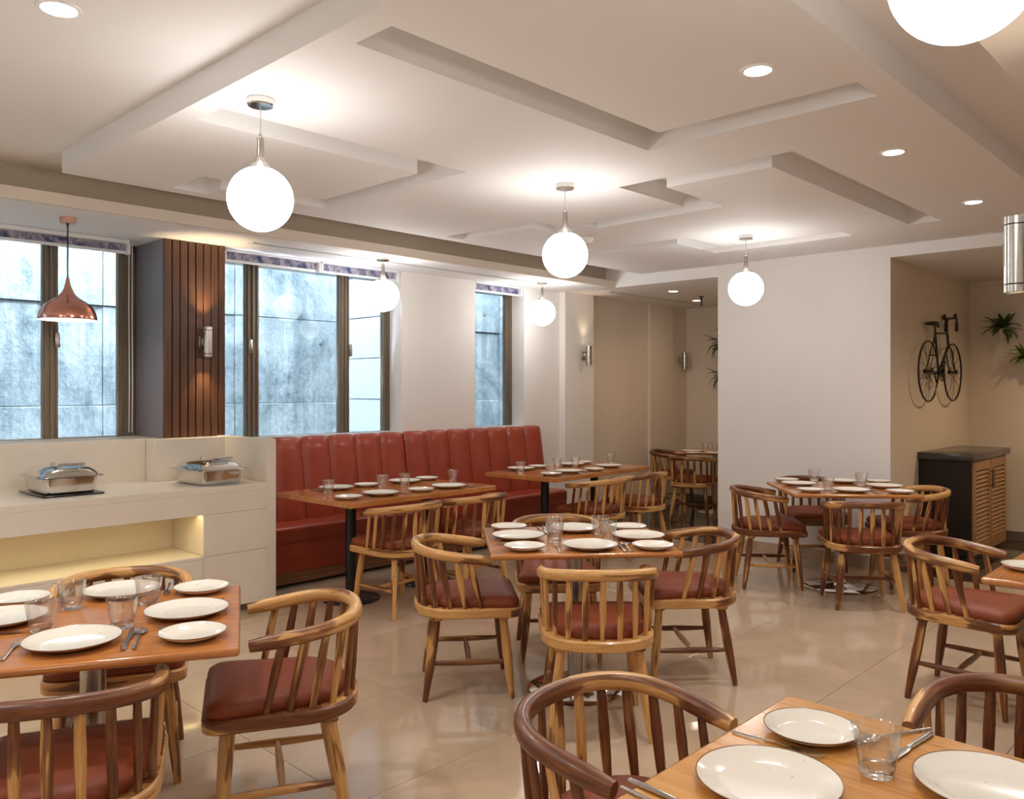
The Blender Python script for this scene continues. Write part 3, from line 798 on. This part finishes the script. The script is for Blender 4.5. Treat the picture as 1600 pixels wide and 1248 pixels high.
gC, gF, gL, gB, gP, gN = 'chairs round the centre table', 'chairs round the table by the white wall', 'chairs round the table by the buffet', 'chairs facing the banquettes', 'chairs in the passage', 'chairs at the camera-side row of tables'
chair(1.540, 2.605, 152, 'spindle-back chair on the aisle side of the table by the buffet', gL, -.13, -.03)
chair(.79, 2.445, 63, 'spindle-back chair with its back to the camera at the table by the buffet', gL, .05, 0.0)
chair(1.29, 3.37, 244, 'spindle-back chair between the buffet counter and the plate-laden table', gL, .06, .04)
chair(2.938, 2.286, 44.8, 'pale-spindled chair with its back to the camera at the centre table', gC, .01, -.10)
chair(2.878, 3.062, -40, 'chair on the sofa side of the centre table, open arms toward it', gC)
chair(3.795, 2.370, 136.5, 'chair on the alcove side of the centre table', gC, -.08, -.01)
chair(3.602, 3.076, 226, 'chair facing the camera behind the centre table', gC)
chair(5.985, 2.974, -53, 'chair on the passage side of the table by the white wall', gF, -.06, -.01)
chair(5.876, 2.224, 37, 'chair with its back to the camera at the table by the white wall', gF, -.04, -.02)
chair(6.73, 2.19, 130, 'chair beside the dark louvred cabinet', gF)
chair(6.774, 2.975, 223, 'chair tucked between the table and the plain white wall', gF, .10, .03)
chair(3.548, 4.465, 92, 'chair at the nearer banquette table, on the counter end', gB, -.06, -.05)
chair(4.18, 4.45, 90, 'chair at the nearer banquette table, on the passage end', gB, -.06, -.05)
chair(5.67, 4.44, 90, 'chair at the farther banquette table, closer to the counter', gB, -.06, -.05)
chair(6.33, 4.46, 90, 'chair at the farther banquette table, standing beside the passage', gB, -.06, -.05)
chair(8.31, 5.04, 17, 'chair on the dark passage floor with its back to the camera', gP)
chair(8.80, 5.63, -72, 'chair between the passage table and the window wall', gP)
chair(4.44, 1.16, 269, 'chair with a rust cushion at the table cut off by the right edge', gN, -.04, 0.0)
chair(1.615, 1.120, 268, 'dark-railed chair at the pine corner table, arms toward the camera side', gN, .10, .04)
chair(2.23, .455, 180, 'chair tucked at the end of the pine corner table under the steel lamp', gN, .12, .03)

# ------------------------------------------------------------------ tables
TZ = .755
def table(x, y, deg, a, b, label, wood='table_wood', col='steel', bases=((0, 0),), th=.027, bev=.010, bd=.24):
    o = empty('dining_table', (x, y, 0), math.radians(deg)); tag(o, label, 'table', 'dining tables')
    flat_normals(box('tabletop', (-a, a, -b, b, TZ-th, TZ), wood, o, bev=bev, ang=60))
    for bx, by in bases:
        mcol, mb = ('steel_brushed', 'chrome') if col == 'steel' else ('black_metal', 'black_metal')
        obj('column', lambda bm: bm_lathe(bm, [(.038, .03), (.038, TZ-th-.007)], 28, c=(bx, by, 0)), mcol, o)
        obj('base', lambda bm: bm_lathe(bm, [(0, 0), (bd, 0), (bd, .010), (bd-.012, .017), (bd*.55, .027), (.06, .036), (.046, .046), (.044, .07), (.039, .072)], 48, c=(bx, by, 0)), mb, o)
        def cross(bm):
            bm_box(bm, bx-min(.3, a-.06), bx+min(.3, a-.06), by-.02, by+.02, TZ-th-.006, TZ-th-.0005); bm_box(bm, bx-.02, bx+.02, by-b+.08, by+b-.08, TZ-th-.006, TZ-th-.0005)
            bm_box(bm, bx-.12, bx+.12, by-.12, by+.12, TZ-th-.0065, TZ-th-.0005)
        obj('support_plate', cross, 'black_metal', o, smooth=False)
    return o
TABLES = {}
def tdef(k, *a, **kw):
    TABLES[k] = (a, table(*a, **kw))
tdef('centre', 3.194, 2.613, -41.5, .443, .373, 'orange-brown wooden table with a steel column laid for four at the centre')
tdef('wall', 6.232, 2.515, -50, .449, .42, 'dark orange table with a steel column before the plain white wall', bd=.262)
tdef('buffet', .978, 2.778, -28.2, .445, .408, 'glossy wooden table laid for four beside the stone buffet counter')
tdef('nearb', 3.835, 4.92, 1.2, .69, .435, 'long wooden table on two black columns before the sofa by the counter', col='black', bases=((-.36, 0), (.36, 0)), th=.036, bev=.003, bd=.205)
tdef('farb', 5.945, 4.92, 2.5, .74, .40, 'long wooden table on two black columns at the sofa end near the passage', col='black', bases=((-.38, 0), (.38, 0)), th=.036, bev=.003, bd=.205)
tdef('corner', 1.548, .455, 0, .375, .45, 'pine-coloured table corner close to the camera with speckled plates', wood='pine_top')
tdef('edge', 4.36, .46, 0, .71, .455, 'orange-brown table mostly cut off by the right edge', bases=((-.3, 0), (.3, 0)))
tdef('passage', 8.95, 5.12, 17, .42, .40, 'table standing on the dark marble floor in the passage')

# ------------------------------------------------------------------ tableware
def plate_mesh(R):
    prof = [(0, .004), (R*.62, .004), (R*.70, .006), (R*.90, .016), (R*.985, .0212)]
    rim = [(R*.985, .0212), (R, .0225), (R*1.004, .021), (R*.985, .0185)]
    und = [(R*.985, .0185), (R*.88, .012), (R*.66, .0025), (R*.60, 0), (0, .0005)]
    return mesh('plate', lambda bm: bm_lathe(bm, prof + und, 56), ang=60), mesh('rim', lambda bm: bm_lathe(bm, rim, 56), ang=70)
BIG, SMALL = plate_mesh(.1325), plate_mesh(.0975)
TUM = mesh('tumbler', lambda bm: bm_lathe(bm, [(.0315, .003), (.036, .030), (.0462, .0905), (.0472, .0925), (.0458, .0940), (.0442, .0925), (.0415, .068), (.0345, .026), (.0322, .0175)], 36), ang=50)
TUMB = mesh('base', lambda bm: bm_lathe(bm, [(0, .0006), (.029, .0006), (.0312, .0032), (.0335, .0168), (.031, .0182), (.022, .0165), (0, .016)], 36), ang=50)
def fork_fn(bm):
    bm_sweep(bm, [(0, -.10, .003), (0, -.05, .004), (0, .0, .006), (0, .028, .005)], [(.0055, .0016), (.0045, .0016), (.0028, .0016), (.005, .0014)], 8)
    bm_sweep(bm, [(0, .024, .005), (0, .036, .0035), (0, .050, .0035)], [(.005, .0014), (.0115, .0013), (.0118, .0012)], 8)
    for k in range(4):
        x = -.0099+k*.0066; bm_sweep(bm, [(x, .048, .0035), (x, .075, .0042), (x*.95, .098, .0065)], [(.0019, .0011), (.0017, .001), (.0010, .0008)], 6)
def knife_fn(bm):
    bm_sweep(bm, [(0, -.105, .004), (0, -.09, .004), (0, .0, .004), (0, .006, .004)], [(.0062, .0032), (.0078, .0036), (.0062, .0032), (.0048, .0022)], 8, square=3)
    bm_sweep(bm, [(0, .004, .004), (.001, .02, .004), (.001, .075, .004), (-.001, .098, .004), (-.005, .108, .004)], [(.0045, .0012), (.0095, .0009), (.0100, .0008), (.0075, .0007), (.0015, .0005)], 8)
def spoon_fn(bm):
    bm_sweep(bm, [(0, -.105, .003), (0, -.05, .004), (0, .02, .007), (0, .045, .0055)], [(.0062, .0016), (.0046, .0016), (.003, .0017), (.0042, .0014)], 8)
    nu, nv = 14, 4; R = []
    for j in range(nv+1):
        t = j/nv
        R.append([bm.verts.new((.0195*t*math.cos(2*PI*i/nu), .070+.029*t*math.sin(2*PI*i/nu), .0015+.0065*t*t)) for i in range(nu)] if j else [bm.verts.new((0, .070, .0015))])
    for i in range(nu): bm.faces.new((R[0][0], R[1][i], R[1][(i+1) % nu]))
    for A, B in zip(R[1:], R[2:]):
        for i in range(nu): bm.faces.new((A[i], B[i], B[(i+1) % nu], A[(i+1) % nu]))
    top = [bm.verts.new((v.co.x*.93, .070+(v.co.y-.070)*.93, v.co.z+.0012)) for v in R[-1]]
    for i in range(nu): bm.faces.new((R[-1][i], top[i], top[(i+1) % nu], R[-1][(i+1) % nu]))
    low = [bm.verts.new((v.co.x*.6, .070+(v.co.y-.070)*.6, .0042)) for v in R[-1]]
    for i in range(nu): bm.faces.new((top[i], low[i], low[(i+1) % nu], top[(i+1) % nu]))
    bm.faces.new(low)
FORK, KNIFE, SPOON = mesh('fork', fork_fn, ang=60), mesh('knife', knife_fn, ang=60), mesh('spoon', spoon_fn, ang=60)
def on_table(name, me, m, p, rz, label, cat, group):
    o = put(name, me, m, None, (p[0], p[1], TZ+.0006), (0, 0, rz)); return tag(o, label, cat, group)
def plate(big, p, where, tn, z=TZ):
    me, rm = BIG if big else SMALL
    o = on_table('dinner_plate' if big else 'side_plate', me, 'ceramic', p, random.uniform(0, 6), ('large speckled cream dinner plate ' if big else 'small speckled cream side plate ') + where, 'plate', ('dinner' if big else 'side') + ' plates on ' + tn)
    put('rim', rm, 'ceramic_rim', o)
ZRIM = TZ+.016
def seg_dist(p, a, b):
    d = b-a; t = max(0, min(1, (p-a).dot(d)/d.length_squared)); c = a+d*t
    return (p-c), (p-c).length
def lay(tname, deg, items, cut=()):
    """items: (kind, px, py, where) on this table; cut: (plate index, inward angle, seat words, which); pieces keep clear of each other"""
    big = [at(px, py, ZRIM).xy for k, px, py, _ in items if k == 'B']
    for _ in range(8):
        for i in range(len(big)):
            for j in range(i):
                d = big[i]-big[j]
                if d.length < .272: e = d.normalized()*(.272-d.length)/2; big[i] += e; big[j] -= e
    segs = []
    for i, ang, seat, which in cut:
        p = big[i]; a = math.radians(ang); f = Vector((math.cos(a), math.sin(a))); r = Vector((f.y, -f.x))
        for kind, me, off, lab in (('fork', FORK, -.153, 'steel fork '), ('knife', KNIFE, .149, 'steel table knife '), ('spoon', SPOON, .177, 'steel spoon ')):
            if kind[0] not in which: continue
            q = p + r*off - f*.01
            segs.append((q-f*.105, q+f*.105, .02))
            on_table(kind, me, 'cutlery_steel', q, a-PI/2+random.uniform(-.03, .03), lab + seat, 'cutlery', kind + 's on ' + tname)
    placed = [(p, .1345) for p in big]
    bi = 0
    for kind, px, py, where in sorted(items, key=lambda t: 'BSG'.index(t[0])):
        if kind == 'B': plate(True, big[bi], where, tname); bi += 1; continue
        rad = .099 if kind == 'S' else .040
        p = at(px, py, ZRIM if kind == 'S' else TZ+.002).xy
        p0 = p.copy()
        def clear(p):
            return all((p-c).length >= rc+rad for c, rc in placed) and all(seg_dist(p, a_, b_)[1] >= rad+(.010 if kind == 'S' else .007) for a_, b_, w in segs)
        for k in range(1, 900):
            if clear(p): break
            t = k*2.39996; p = p0 + Vector((math.cos(t), math.sin(t)))*(.0045*math.sqrt(k))
        for _ in range(0):
            for c, rc in placed:
                d = p-c
                if d.length < rc+rad: p = c+d.normalized()*(rc+rad+.001)
            for a_, b_, w in segs:
                d, l = seg_dist(p, a_, b_)
                lim = rad+.012 if kind == 'S' else rad+.008
                if l < lim and l > 1e-5: p = p+d.normalized()*(lim-l+.001)
        placed.append((p, rad if kind == 'S' else .056))
        if kind == 'S': plate(False, p, where, tname)
        else:
            o = on_table('tumbler', TUM, 'tumbler_glass', p, random.uniform(0, 6), 'clear heavy-based glass tumbler ' + where, 'glass', 'tumblers on ' + tname)
            put('base', TUMB, 'solid_glass', o)
ct = 'the centre table'
lay(ct, -41.5, [('B', 921.7, 850.5, 'on the centre table, camera side'), ('B', 810, 835.7, 'on the centre table, sofa side'), ('B', 896, 824, 'on the centre table, far passage side'), ('B', 997, 835.7, 'on the centre table, alcove side'),
    ('S', 819, 851.6, 'on the centre table, beside the camera-side dinner plate'), ('S', 795, 824, 'on the centre table, at the corner by the sofa-side chair'), ('S', 1018, 850, 'on the centre table, at the corner by the alcove-side chair'), ('S', 982, 823, 'on the centre table, behind the alcove-side dinner plate'),
    ('G', 844, 829.5, 'on the centre table, behind the sofa-side plate'), ('G', 867, 847, 'on the centre table, between sofa-side and camera-side plates'), ('G', 933, 831.5, 'on the centre table, beside the far plate'), ('G', 956, 843.5, 'on the centre table, before the alcove-side plate')],
    [(0, 47, 'beside the camera-side dinner plate of the centre table', 'fks'), (1, -43, 'beside the sofa-side dinner plate of the centre table', 'fks'), (2, 227, 'beside the far dinner plate of the centre table', 'fks'), (3, 137, 'beside the alcove-side dinner plate of the centre table', 'fk')])
wt = 'the table by the white wall'
lay(wt, -50, [('B', 1330, 764.6, 'on the white-wall table, camera side'), ('B', 1248.4, 754.7, 'on the white-wall table, passage side'), ('B', 1315, 750.5, 'on the white-wall table, side against the wall'), ('B', 1382.5, 758.4, 'on the white-wall table, cabinet side'),
    ('S', 1267, 764.4, 'on the white-wall table, beside the camera-side plate'), ('S', 1228.7, 748.8, 'on the white-wall table, corner near the passage'), ('S', 1406, 767, 'on the white-wall table, corner near the cabinet chair'), ('S', 1372, 751.3, 'on the white-wall table, far corner by the cabinet'),
    ('G', 1272, 751, 'on the white-wall table, behind the passage-side plate'), ('G', 1292, 764, 'on the white-wall table, next to the camera-side plate'), ('G', 1337, 755.6, 'on the white-wall table, near the wall-side plate'), ('G', 1357, 758.5, 'on the white-wall table, near the cabinet-side plate')],
    [(0, 40, 'beside the camera-side plate of the white-wall table', 'fks'), (1, -50, 'beside the passage-side plate of the white-wall table', 'k'), (2, 220, 'beside the wall-side plate of the white-wall table', 'f')])
bt = 'the table by the buffet'
lay(bt, -28, [('B', 113.4, 998, 'on the buffet-side table, camera side'), ('B', 292, 951.7, 'on the buffet-side table, aisle side'), ('B', 191, 920.6, 'on the buffet-side table, counter side'), ('B', 2, 964, 'on the buffet-side table, cut off by the picture edge'),
    ('S', 301, 987.4, 'on the buffet-side table, front corner by the aisle'), ('S', 315, 917, 'on the buffet-side table, back corner by the aisle'), ('S', 31, 934, 'on the buffet-side table, behind the cut-off plate'),
    ('G', 111, 950, 'on the buffet-side table, with a spoon seen through it'), ('G', 64, 985, 'on the buffet-side table, before the cut-off plate'), ('G', 239, 943, 'on the buffet-side table, behind the aisle-side plate'), ('G', 186, 983, 'on the buffet-side table, beside the camera-side plate')],
    [(0, 62, 'beside the camera-side dinner plate of the buffet-side table', 'fks'), (1, 152, 'beside the aisle-side dinner plate of the buffet-side table', 'fk'), (2, 242, 'beside the counter-side dinner plate of the buffet-side table', 'fs'), (3, -28, 'beside the cut-off dinner plate of the buffet-side table', 'k')])
nb = 'the nearer banquette table'
lay(nb, 0, [('B', 595, 769.3, 'on the nearer banquette table, chair side'), ('B', 525.5, 761, 'on the nearer banquette table, sofa side by the counter'), ('B', 632.4, 750.6, 'on the nearer banquette table, sofa side toward the passage'), ('B', 701, 758.3, 'on the nearer banquette table, chair side toward the passage'),
    ('S', 544.6, 775.6, 'on the nearer banquette table, front corner by the counter'), ('S', 569.4, 756.9, 'on the nearer banquette table, between the two sofa-side plates'), ('S', 658, 763.9, 'on the nearer banquette table, between the two chair-side plates'), ('S', 667, 746.4, 'on the nearer banquette table, far back corner by the sofa'),
    ('G', 512.5, 769.5, 'on the nearer banquette table, at the counter end'), ('G', 595, 760.5, 'on the nearer banquette table, behind the chair-side plate'), ('G', 632.5, 758, 'on the nearer banquette table, before the sofa-side plate'), ('G', 708, 751.5, 'on the nearer banquette table, at the passage end')],
    [(0, 91, 'beside the first chair-side plate of the nearer banquette table', 'fk'), (3, 91, 'beside the second chair-side plate of the nearer banquette table', 'ks'), (1, 271, 'beside the sofa-side plate at the counter end', 'fk')])
fb = 'the farther banquette table'
lay(fb, 0, [('B', 887, 735.3, 'on the farther banquette table, chair side'), ('B', 814, 731.2, 'on the farther banquette table, sofa side'), ('B', 893, 724.4, 'on the farther banquette table, sofa side toward the passage'), ('B', 951, 726.9, 'on the farther banquette table, chair side toward the passage'),
    ('S', 861, 739.5, 'on the farther banquette table, front corner'), ('S', 838, 728.5, 'on the farther banquette table, between sofa-side plates'), ('S', 928, 732.3, 'on the farther banquette table, between chair-side plates'), ('S', 912, 721.6, 'on the farther banquette table, far back corner'),
    ('G', 810, 736.6, 'on the farther banquette table, at the counter end'), ('G', 871, 730.8, 'on the farther banquette table, behind the front plate'), ('G', 897, 728.4, 'on the farther banquette table, among the back plates'), ('G', 954, 723, 'on the farther banquette table, at the passage end')],
    [(0, 92, 'beside the first chair-side plate of the farther banquette table', 'fk'), (1, 272, 'beside the sofa-side plate of the farther banquette table', 'fk')])
co = 'the pine corner table'
lay(co, 0, [('B', 1200, 1216, 'on the pine corner table, before the dark-railed chair'), ('B', 1550, 1226, 'on the pine corner table, under the steel lamp'),
    ('S', 1267, 1137, 'on the pine corner table, at its back corner'), ('G', 1370, 1208, 'on the pine corner table')])
def cut_at(kind, me, a, b, label):
    p, q = at(*a, TZ), at(*b, TZ); d = q-p
    on_table(kind, me, 'cutlery_steel', (p+q)/2, math.atan2(d.y, d.x)-PI/2, label, 'cutlery', kind + 's on the pine corner table')
cut_at('fork', FORK, (1156, 1147), (1275, 1182), 'steel fork between the two speckled plates of the pine corner table')
cut_at('knife', KNIFE, (1456, 1147), (1385, 1194), 'steel table knife beside the tumbler on the pine corner table')
cut_at('spoon', SPOON, (1440, 1142), (1350, 1160), 'steel spoon behind the tumbler on the pine corner table')
cut_at('knife', KNIFE, (1002, 1229), (1110, 1278), 'steel table knife at the table edge by the chair arm, on the pine corner table')
cut_at('spoon', SPOON, (992, 1242), (1090, 1292), 'steel spoon handle cut off by the bottom edge of the picture')
p = at(1606, 884, ZRIM); plate(False, p, 'on the table cut off by the right edge', 'the cut-off table')
for k, (px, py, b) in enumerate(((1081, 704.0, True), (1083, 707.2, False), (1117, 707.6, True))):
    plate(b, at(px, py, ZRIM), ('on the passage table, at the back', 'on the passage table, at its near corner', 'on the passage table, against the white wall edge')[k], 'the passage table')
for px, py, wh in ((1102, 703.5, 'on the passage table, beside the back plate'), (1117, 703.2, 'on the passage table, nearest the white wall edge')):
    put('base', TUMB, 'solid_glass', on_table('tumbler', TUM, 'tumbler_glass', at(px, py, TZ), 0, 'clear heavy-based glass tumbler ' + wh, 'glass', 'tumblers on the passage table'))

# ------------------------------------------------------------------ louvred cabinet in the alcove
cb = empty('louvred_cabinet', (7.78, 2.01, 0)); tag(cb, 'dark cabinet with two louvred wooden doors and a stone top below the bicycle', 'cabinet')
CW, CD = 1.10, .432
box('body', (0, CW, .012, CD-.004, .07, .885), 'cabinet_dark', cb, bev=.002, smooth=False)
box('plinth', (.02, CW-.02, .05, CD-.03, 0, .07), 'black_metal', cb, smooth=False)
box('worktop', (-.025, CW+.09, -.02, CD, .886, .945), 'cabinet_top', cb, bev=.004)
for k in range(2):
    x0 = .02+k*(CW/2-.012); w = CW/2-.030
    def frame(bm, x0=x0, w=w):
        for b in ((x0, x0+.055, .075, .88), (x0+w-.055, x0+w, .075, .88), (x0+.055, x0+w-.055, .075, .165), (x0+.055, x0+w-.055, .795, .88)):
            bm_box(bm, b[0], b[1], -.008, .011, b[2], b[3], bev=.0015, seg=1)
    d = obj('door', frame, 'louvre_wood', cb, smooth=False)
    box('door_back', (x0+.05, x0+w-.05, .0085, .0115, .16, .80), 'cabinet_dark', d, smooth=False)
    sl = mesh('slat', lambda bm: bm_box(bm, x0+.055, x0+w-.055, -.003, .003, -.0145, .0145, bev=.001, seg=1), False)
    for i in range(17):
        put('slat', sl, 'louvre_wood', d, (0, -.0005, .186+i*.0366), (math.radians(-24), 0, 0))
    hx = x0+w-.028 if k == 0 else x0+.028
    obj('handle', lambda bm, hx=hx: (bm_sweep(bm, [(hx, -.035, .62), (hx, -.035, .79)], (.006, .006), 10), bm_cyl(bm, (hx, -.008, .64), (hx, -.036, .64), .004, 8), bm_cyl(bm, (hx, -.008, .77), (hx, -.036, .77), .004, 8)), 'steel_brushed' if k else 'plank_wood', d)

# ------------------------------------------------------------------ bicycle hung on the alcove wall
bk = empty('bicycle', (8.19, 2.445, 1.66)); tag(bk, 'small black racing bicycle hung on the alcove wall above the cabinet', 'bicycle')
def V3(x, z, y=-.07): return (x, y, z)
RH, FH, BB, STT, HT, HB = (-.355, 0), (.355, 0), (-.075, -.01), (-.165, .345), (.185, .36), (.215, .255)
for (hx, hz) in (RH, FH):
    wh = obj('wheel', lambda bm: bm_sweep(bm, [(hx+.268*math.cos(t), -.07, hz+.268*math.sin(t)) for t in [2*PI*i/48 for i in range(49)]], (.0085, .0085), 8, up=Vector((0, 1, 0))), 'bicycle_black', bk)
    def spk(bm):
        for i in range(20):
            t = 2*PI*i/20; bm_sweep(bm, [(hx+.02*math.cos(t+.5*(-1)**i), -.07+.012*(-1)**i, hz+.02*math.sin(t+.5*(-1)**i)), (hx+.262*math.cos(t), -.07, hz+.262*math.sin(t))], (.0018, .0018), 4)
    obj('spokes', spk, 'bicycle_black', wh)
    obj('hub', lambda bm: bm_lathe(bm, [(0, -.04), (.022, -.04), (.024, -.03), (.012, -.025), (.012, .025), (.024, .03), (.022, .04), (0, .04)], 14), 'bicycle_black', wh, loc=(hx, -.07, hz), rot=(PI/2, 0, 0))
def frm(bm):
    for a, b, r in ((BB, STT, .0095), (STT, HT, .0085), (HB, BB, .010), (HT, HB, .0115)): bm_cyl(bm, V3(*a), V3(*b), r, 10)
    for s in (-.022, .022):
        bm_cyl(bm, V3(*RH, -.07+s), V3(*BB), .006, 8); bm_cyl(bm, V3(*RH, -.07+s), V3(*STT), .005, 8)
    bm_cyl(bm, V3(*STT), V3(-.185, .415), .008, 8)
obj('frame', frm, 'bicycle_black', bk)
obj('fork', lambda bm: [bm_sweep(bm, [V3(.218, .25), V3(.235, .20, -.07+s), V3(.30, .06, -.07+s), V3(*FH, -.07+s)], [(.008, .008), (.008, .008), (.007, .007), (.006, .006)], 8) for s in (-.024, .024)], 'bicycle_black', bk)
obj('saddle', lambda bm: bm_sweep(bm, [V3(-.30, .425), V3(-.27, .43), V3(-.20, .428), V3(-.10, .42), V3(-.07, .405)], [(.045, .014), (.062, .02), (.045, .018), (.018, .014), (.010, .008)], 12), 'bicycle_black', bk)
def bars(bm):
    bm_cyl(bm, V3(.183, .35), V3(.178, .47), .0085, 8); bm_cyl(bm, V3(.178, .465), V3(.205, .50), .009, 8)
    bm_sweep(bm, [(.205, -.025, .50), (.205, -.125, .50)], (.009, .009), 8)
    for y in (-.028, -.122):
        bm_sweep(bm, [(.205, y, .50), (.222, y, .532), (.25, y, .542), (.275, y, .52), (.287, y, .47), (.288, y, .385)], (.009, .009), 8)
        bm_box(bm, .272, .302, y-.013, y+.013, .38, .465, bev=.008)
obj('handlebar', bars, 'bicycle_black', bk)
def crank(bm):
    bm_sweep(bm, [(BB[0]+.075*math.cos(t), -.10, BB[1]+.075*math.sin(t)) for t in [2*PI*i/28 for i in range(29)]], (.007, .004), 6, up=Vector((0, 1, 0)))
    for i in range(5):
        t = 2*PI*i/5; bm_cyl(bm, V3(BB[0], BB[1], -.10), (BB[0]+.072*math.cos(t), -.10, BB[1]+.072*math.sin(t)), .006, 6)
    bm_cyl(bm, V3(BB[0], BB[1], -.03), V3(BB[0], BB[1], -.12), .014, 10)
    bm_cyl(bm, V3(BB[0], BB[1], -.115), V3(BB[0]-.06, BB[1]+.09, -.115), .007, 8); bm_cyl(bm, V3(BB[0], BB[1], -.035), V3(BB[0]+.06, BB[1]-.09, -.035), .007, 8)
    bm_box(bm, BB[0]-.09, BB[0]-.03, -.16, -.115, BB[1]+.082, BB[1]+.098, bev=.004)
    for s in (.073, -.073): bm_cyl(bm, V3(BB[0], BB[1]+s, -.10), V3(RH[0], RH[1]+s*.3, -.10), .0035, 6)
obj('crankset', crank, 'bicycle_black', bk)
obj('wall_bracket', lambda bm: [bm_cyl(bm, (x, -.001, z), (x, -.07, z), .007, 8) for x, z in ((0.02, .352), (-.12, .15))], 'bicycle_black', bk)

# ------------------------------------------------------------------ wall plants
def frond(L, lw, curl, up0, leafm=1):
    def f(bm):
        k = 17; sp_ = []
        for i in range(k+1):
            t = i/k; a = up0-curl*t
            if i == 0: p = Vector((0, 0, 0))
            else: p = sp_[-1] + Vector((math.cos(a), 0, math.sin(a)))*(L/k)
            sp_.append(p)
        bm_sweep(bm, sp_, (.0022, .0022), 5, up=Vector((0, 1, 0)))
        for i in range(2, k+1):
            t = i/k; w = lw*math.sin(PI*min(1, .15+.85*t))**.7*(1 if t < .95 else .7)
            d = (sp_[i]-sp_[i-1]).normalized()
            for s in (-1, 1):
                o_ = sp_[i]; side = Vector((0, s, 0)); q = o_ + side*w*.85 + d*w*.55 - Vector((0, 0, w*.25)); hw = L/k*.62
                m1 = (o_+q)/2
                v = [bm.verts.new(o_-d*hw*.6), bm.verts.new(m1-d*hw+Vector((0, 0, .002))), bm.verts.new(q), bm.verts.new(m1+d*hw+Vector((0, 0, .002))), bm.verts.new(o_+d*hw*.6)]
                bm.faces.new(v)
    return f
def plant(x, y, z, inward, label, fronds, scale=1, m='leaf_green', pot=True):
    o = empty('wall_plant', (x, y, z), inward); tag(o, label, 'plant', 'fern pots on the walls')
    obj('pot', lambda bm: bm_lathe(bm, [(0, -.10), (.035, -.10), (.05, -.06), (.062, 0), (.057, .002), (.05, -.01), (0, -.012)], 20, c=(.066, 0, 0)), 'white_pot', o)
    box('wall_hook', (-.001, .02, -.015, .015, -.06, .0), 'white_pot', o, bev=.002)
    rnd = random.Random(int(x*100+y*31))
    for i in range(fronds):
        a = -2.0+4.0*i/(fronds-1)+rnd.uniform(-.3, .3)
        L = rnd.uniform(.09, .20)*scale
        obj('frond', frond(L, rnd.uniform(.024, .036)*scale, rnd.uniform(.5, 1.9), rnd.uniform(-.2, 1.5)), m if i % 3 else ('leaf_bright' if m == 'leaf_bright' else 'leaf_green'), o, loc=(.075, 0, .0), rot=(0, 0, a*.78), smooth=False)
plant(9.35, 2.12, 2.10, PI, 'dark green fern in a white wall pot, uppermost in the alcove', 34, 1.15)
plant(9.35, 1.93, 1.80, PI, 'bright green bushy plant in a white wall pot, lower in the alcove', 34, 1.1, 'leaf_bright')
plant(9.35, 1.76, 2.02, PI, 'fern in a white wall pot beyond the alcove ferns', 18)
plant(9.68, 5.40, 2.08, PI, 'dark fern on the passage wall, uppermost of the two beside the white wall edge', 30, 1.4)
plant(9.68, 5.40, 1.66, PI, 'dark fern on the passage wall, below its twin', 28, 1.25)
bpy.context.view_layer.update()
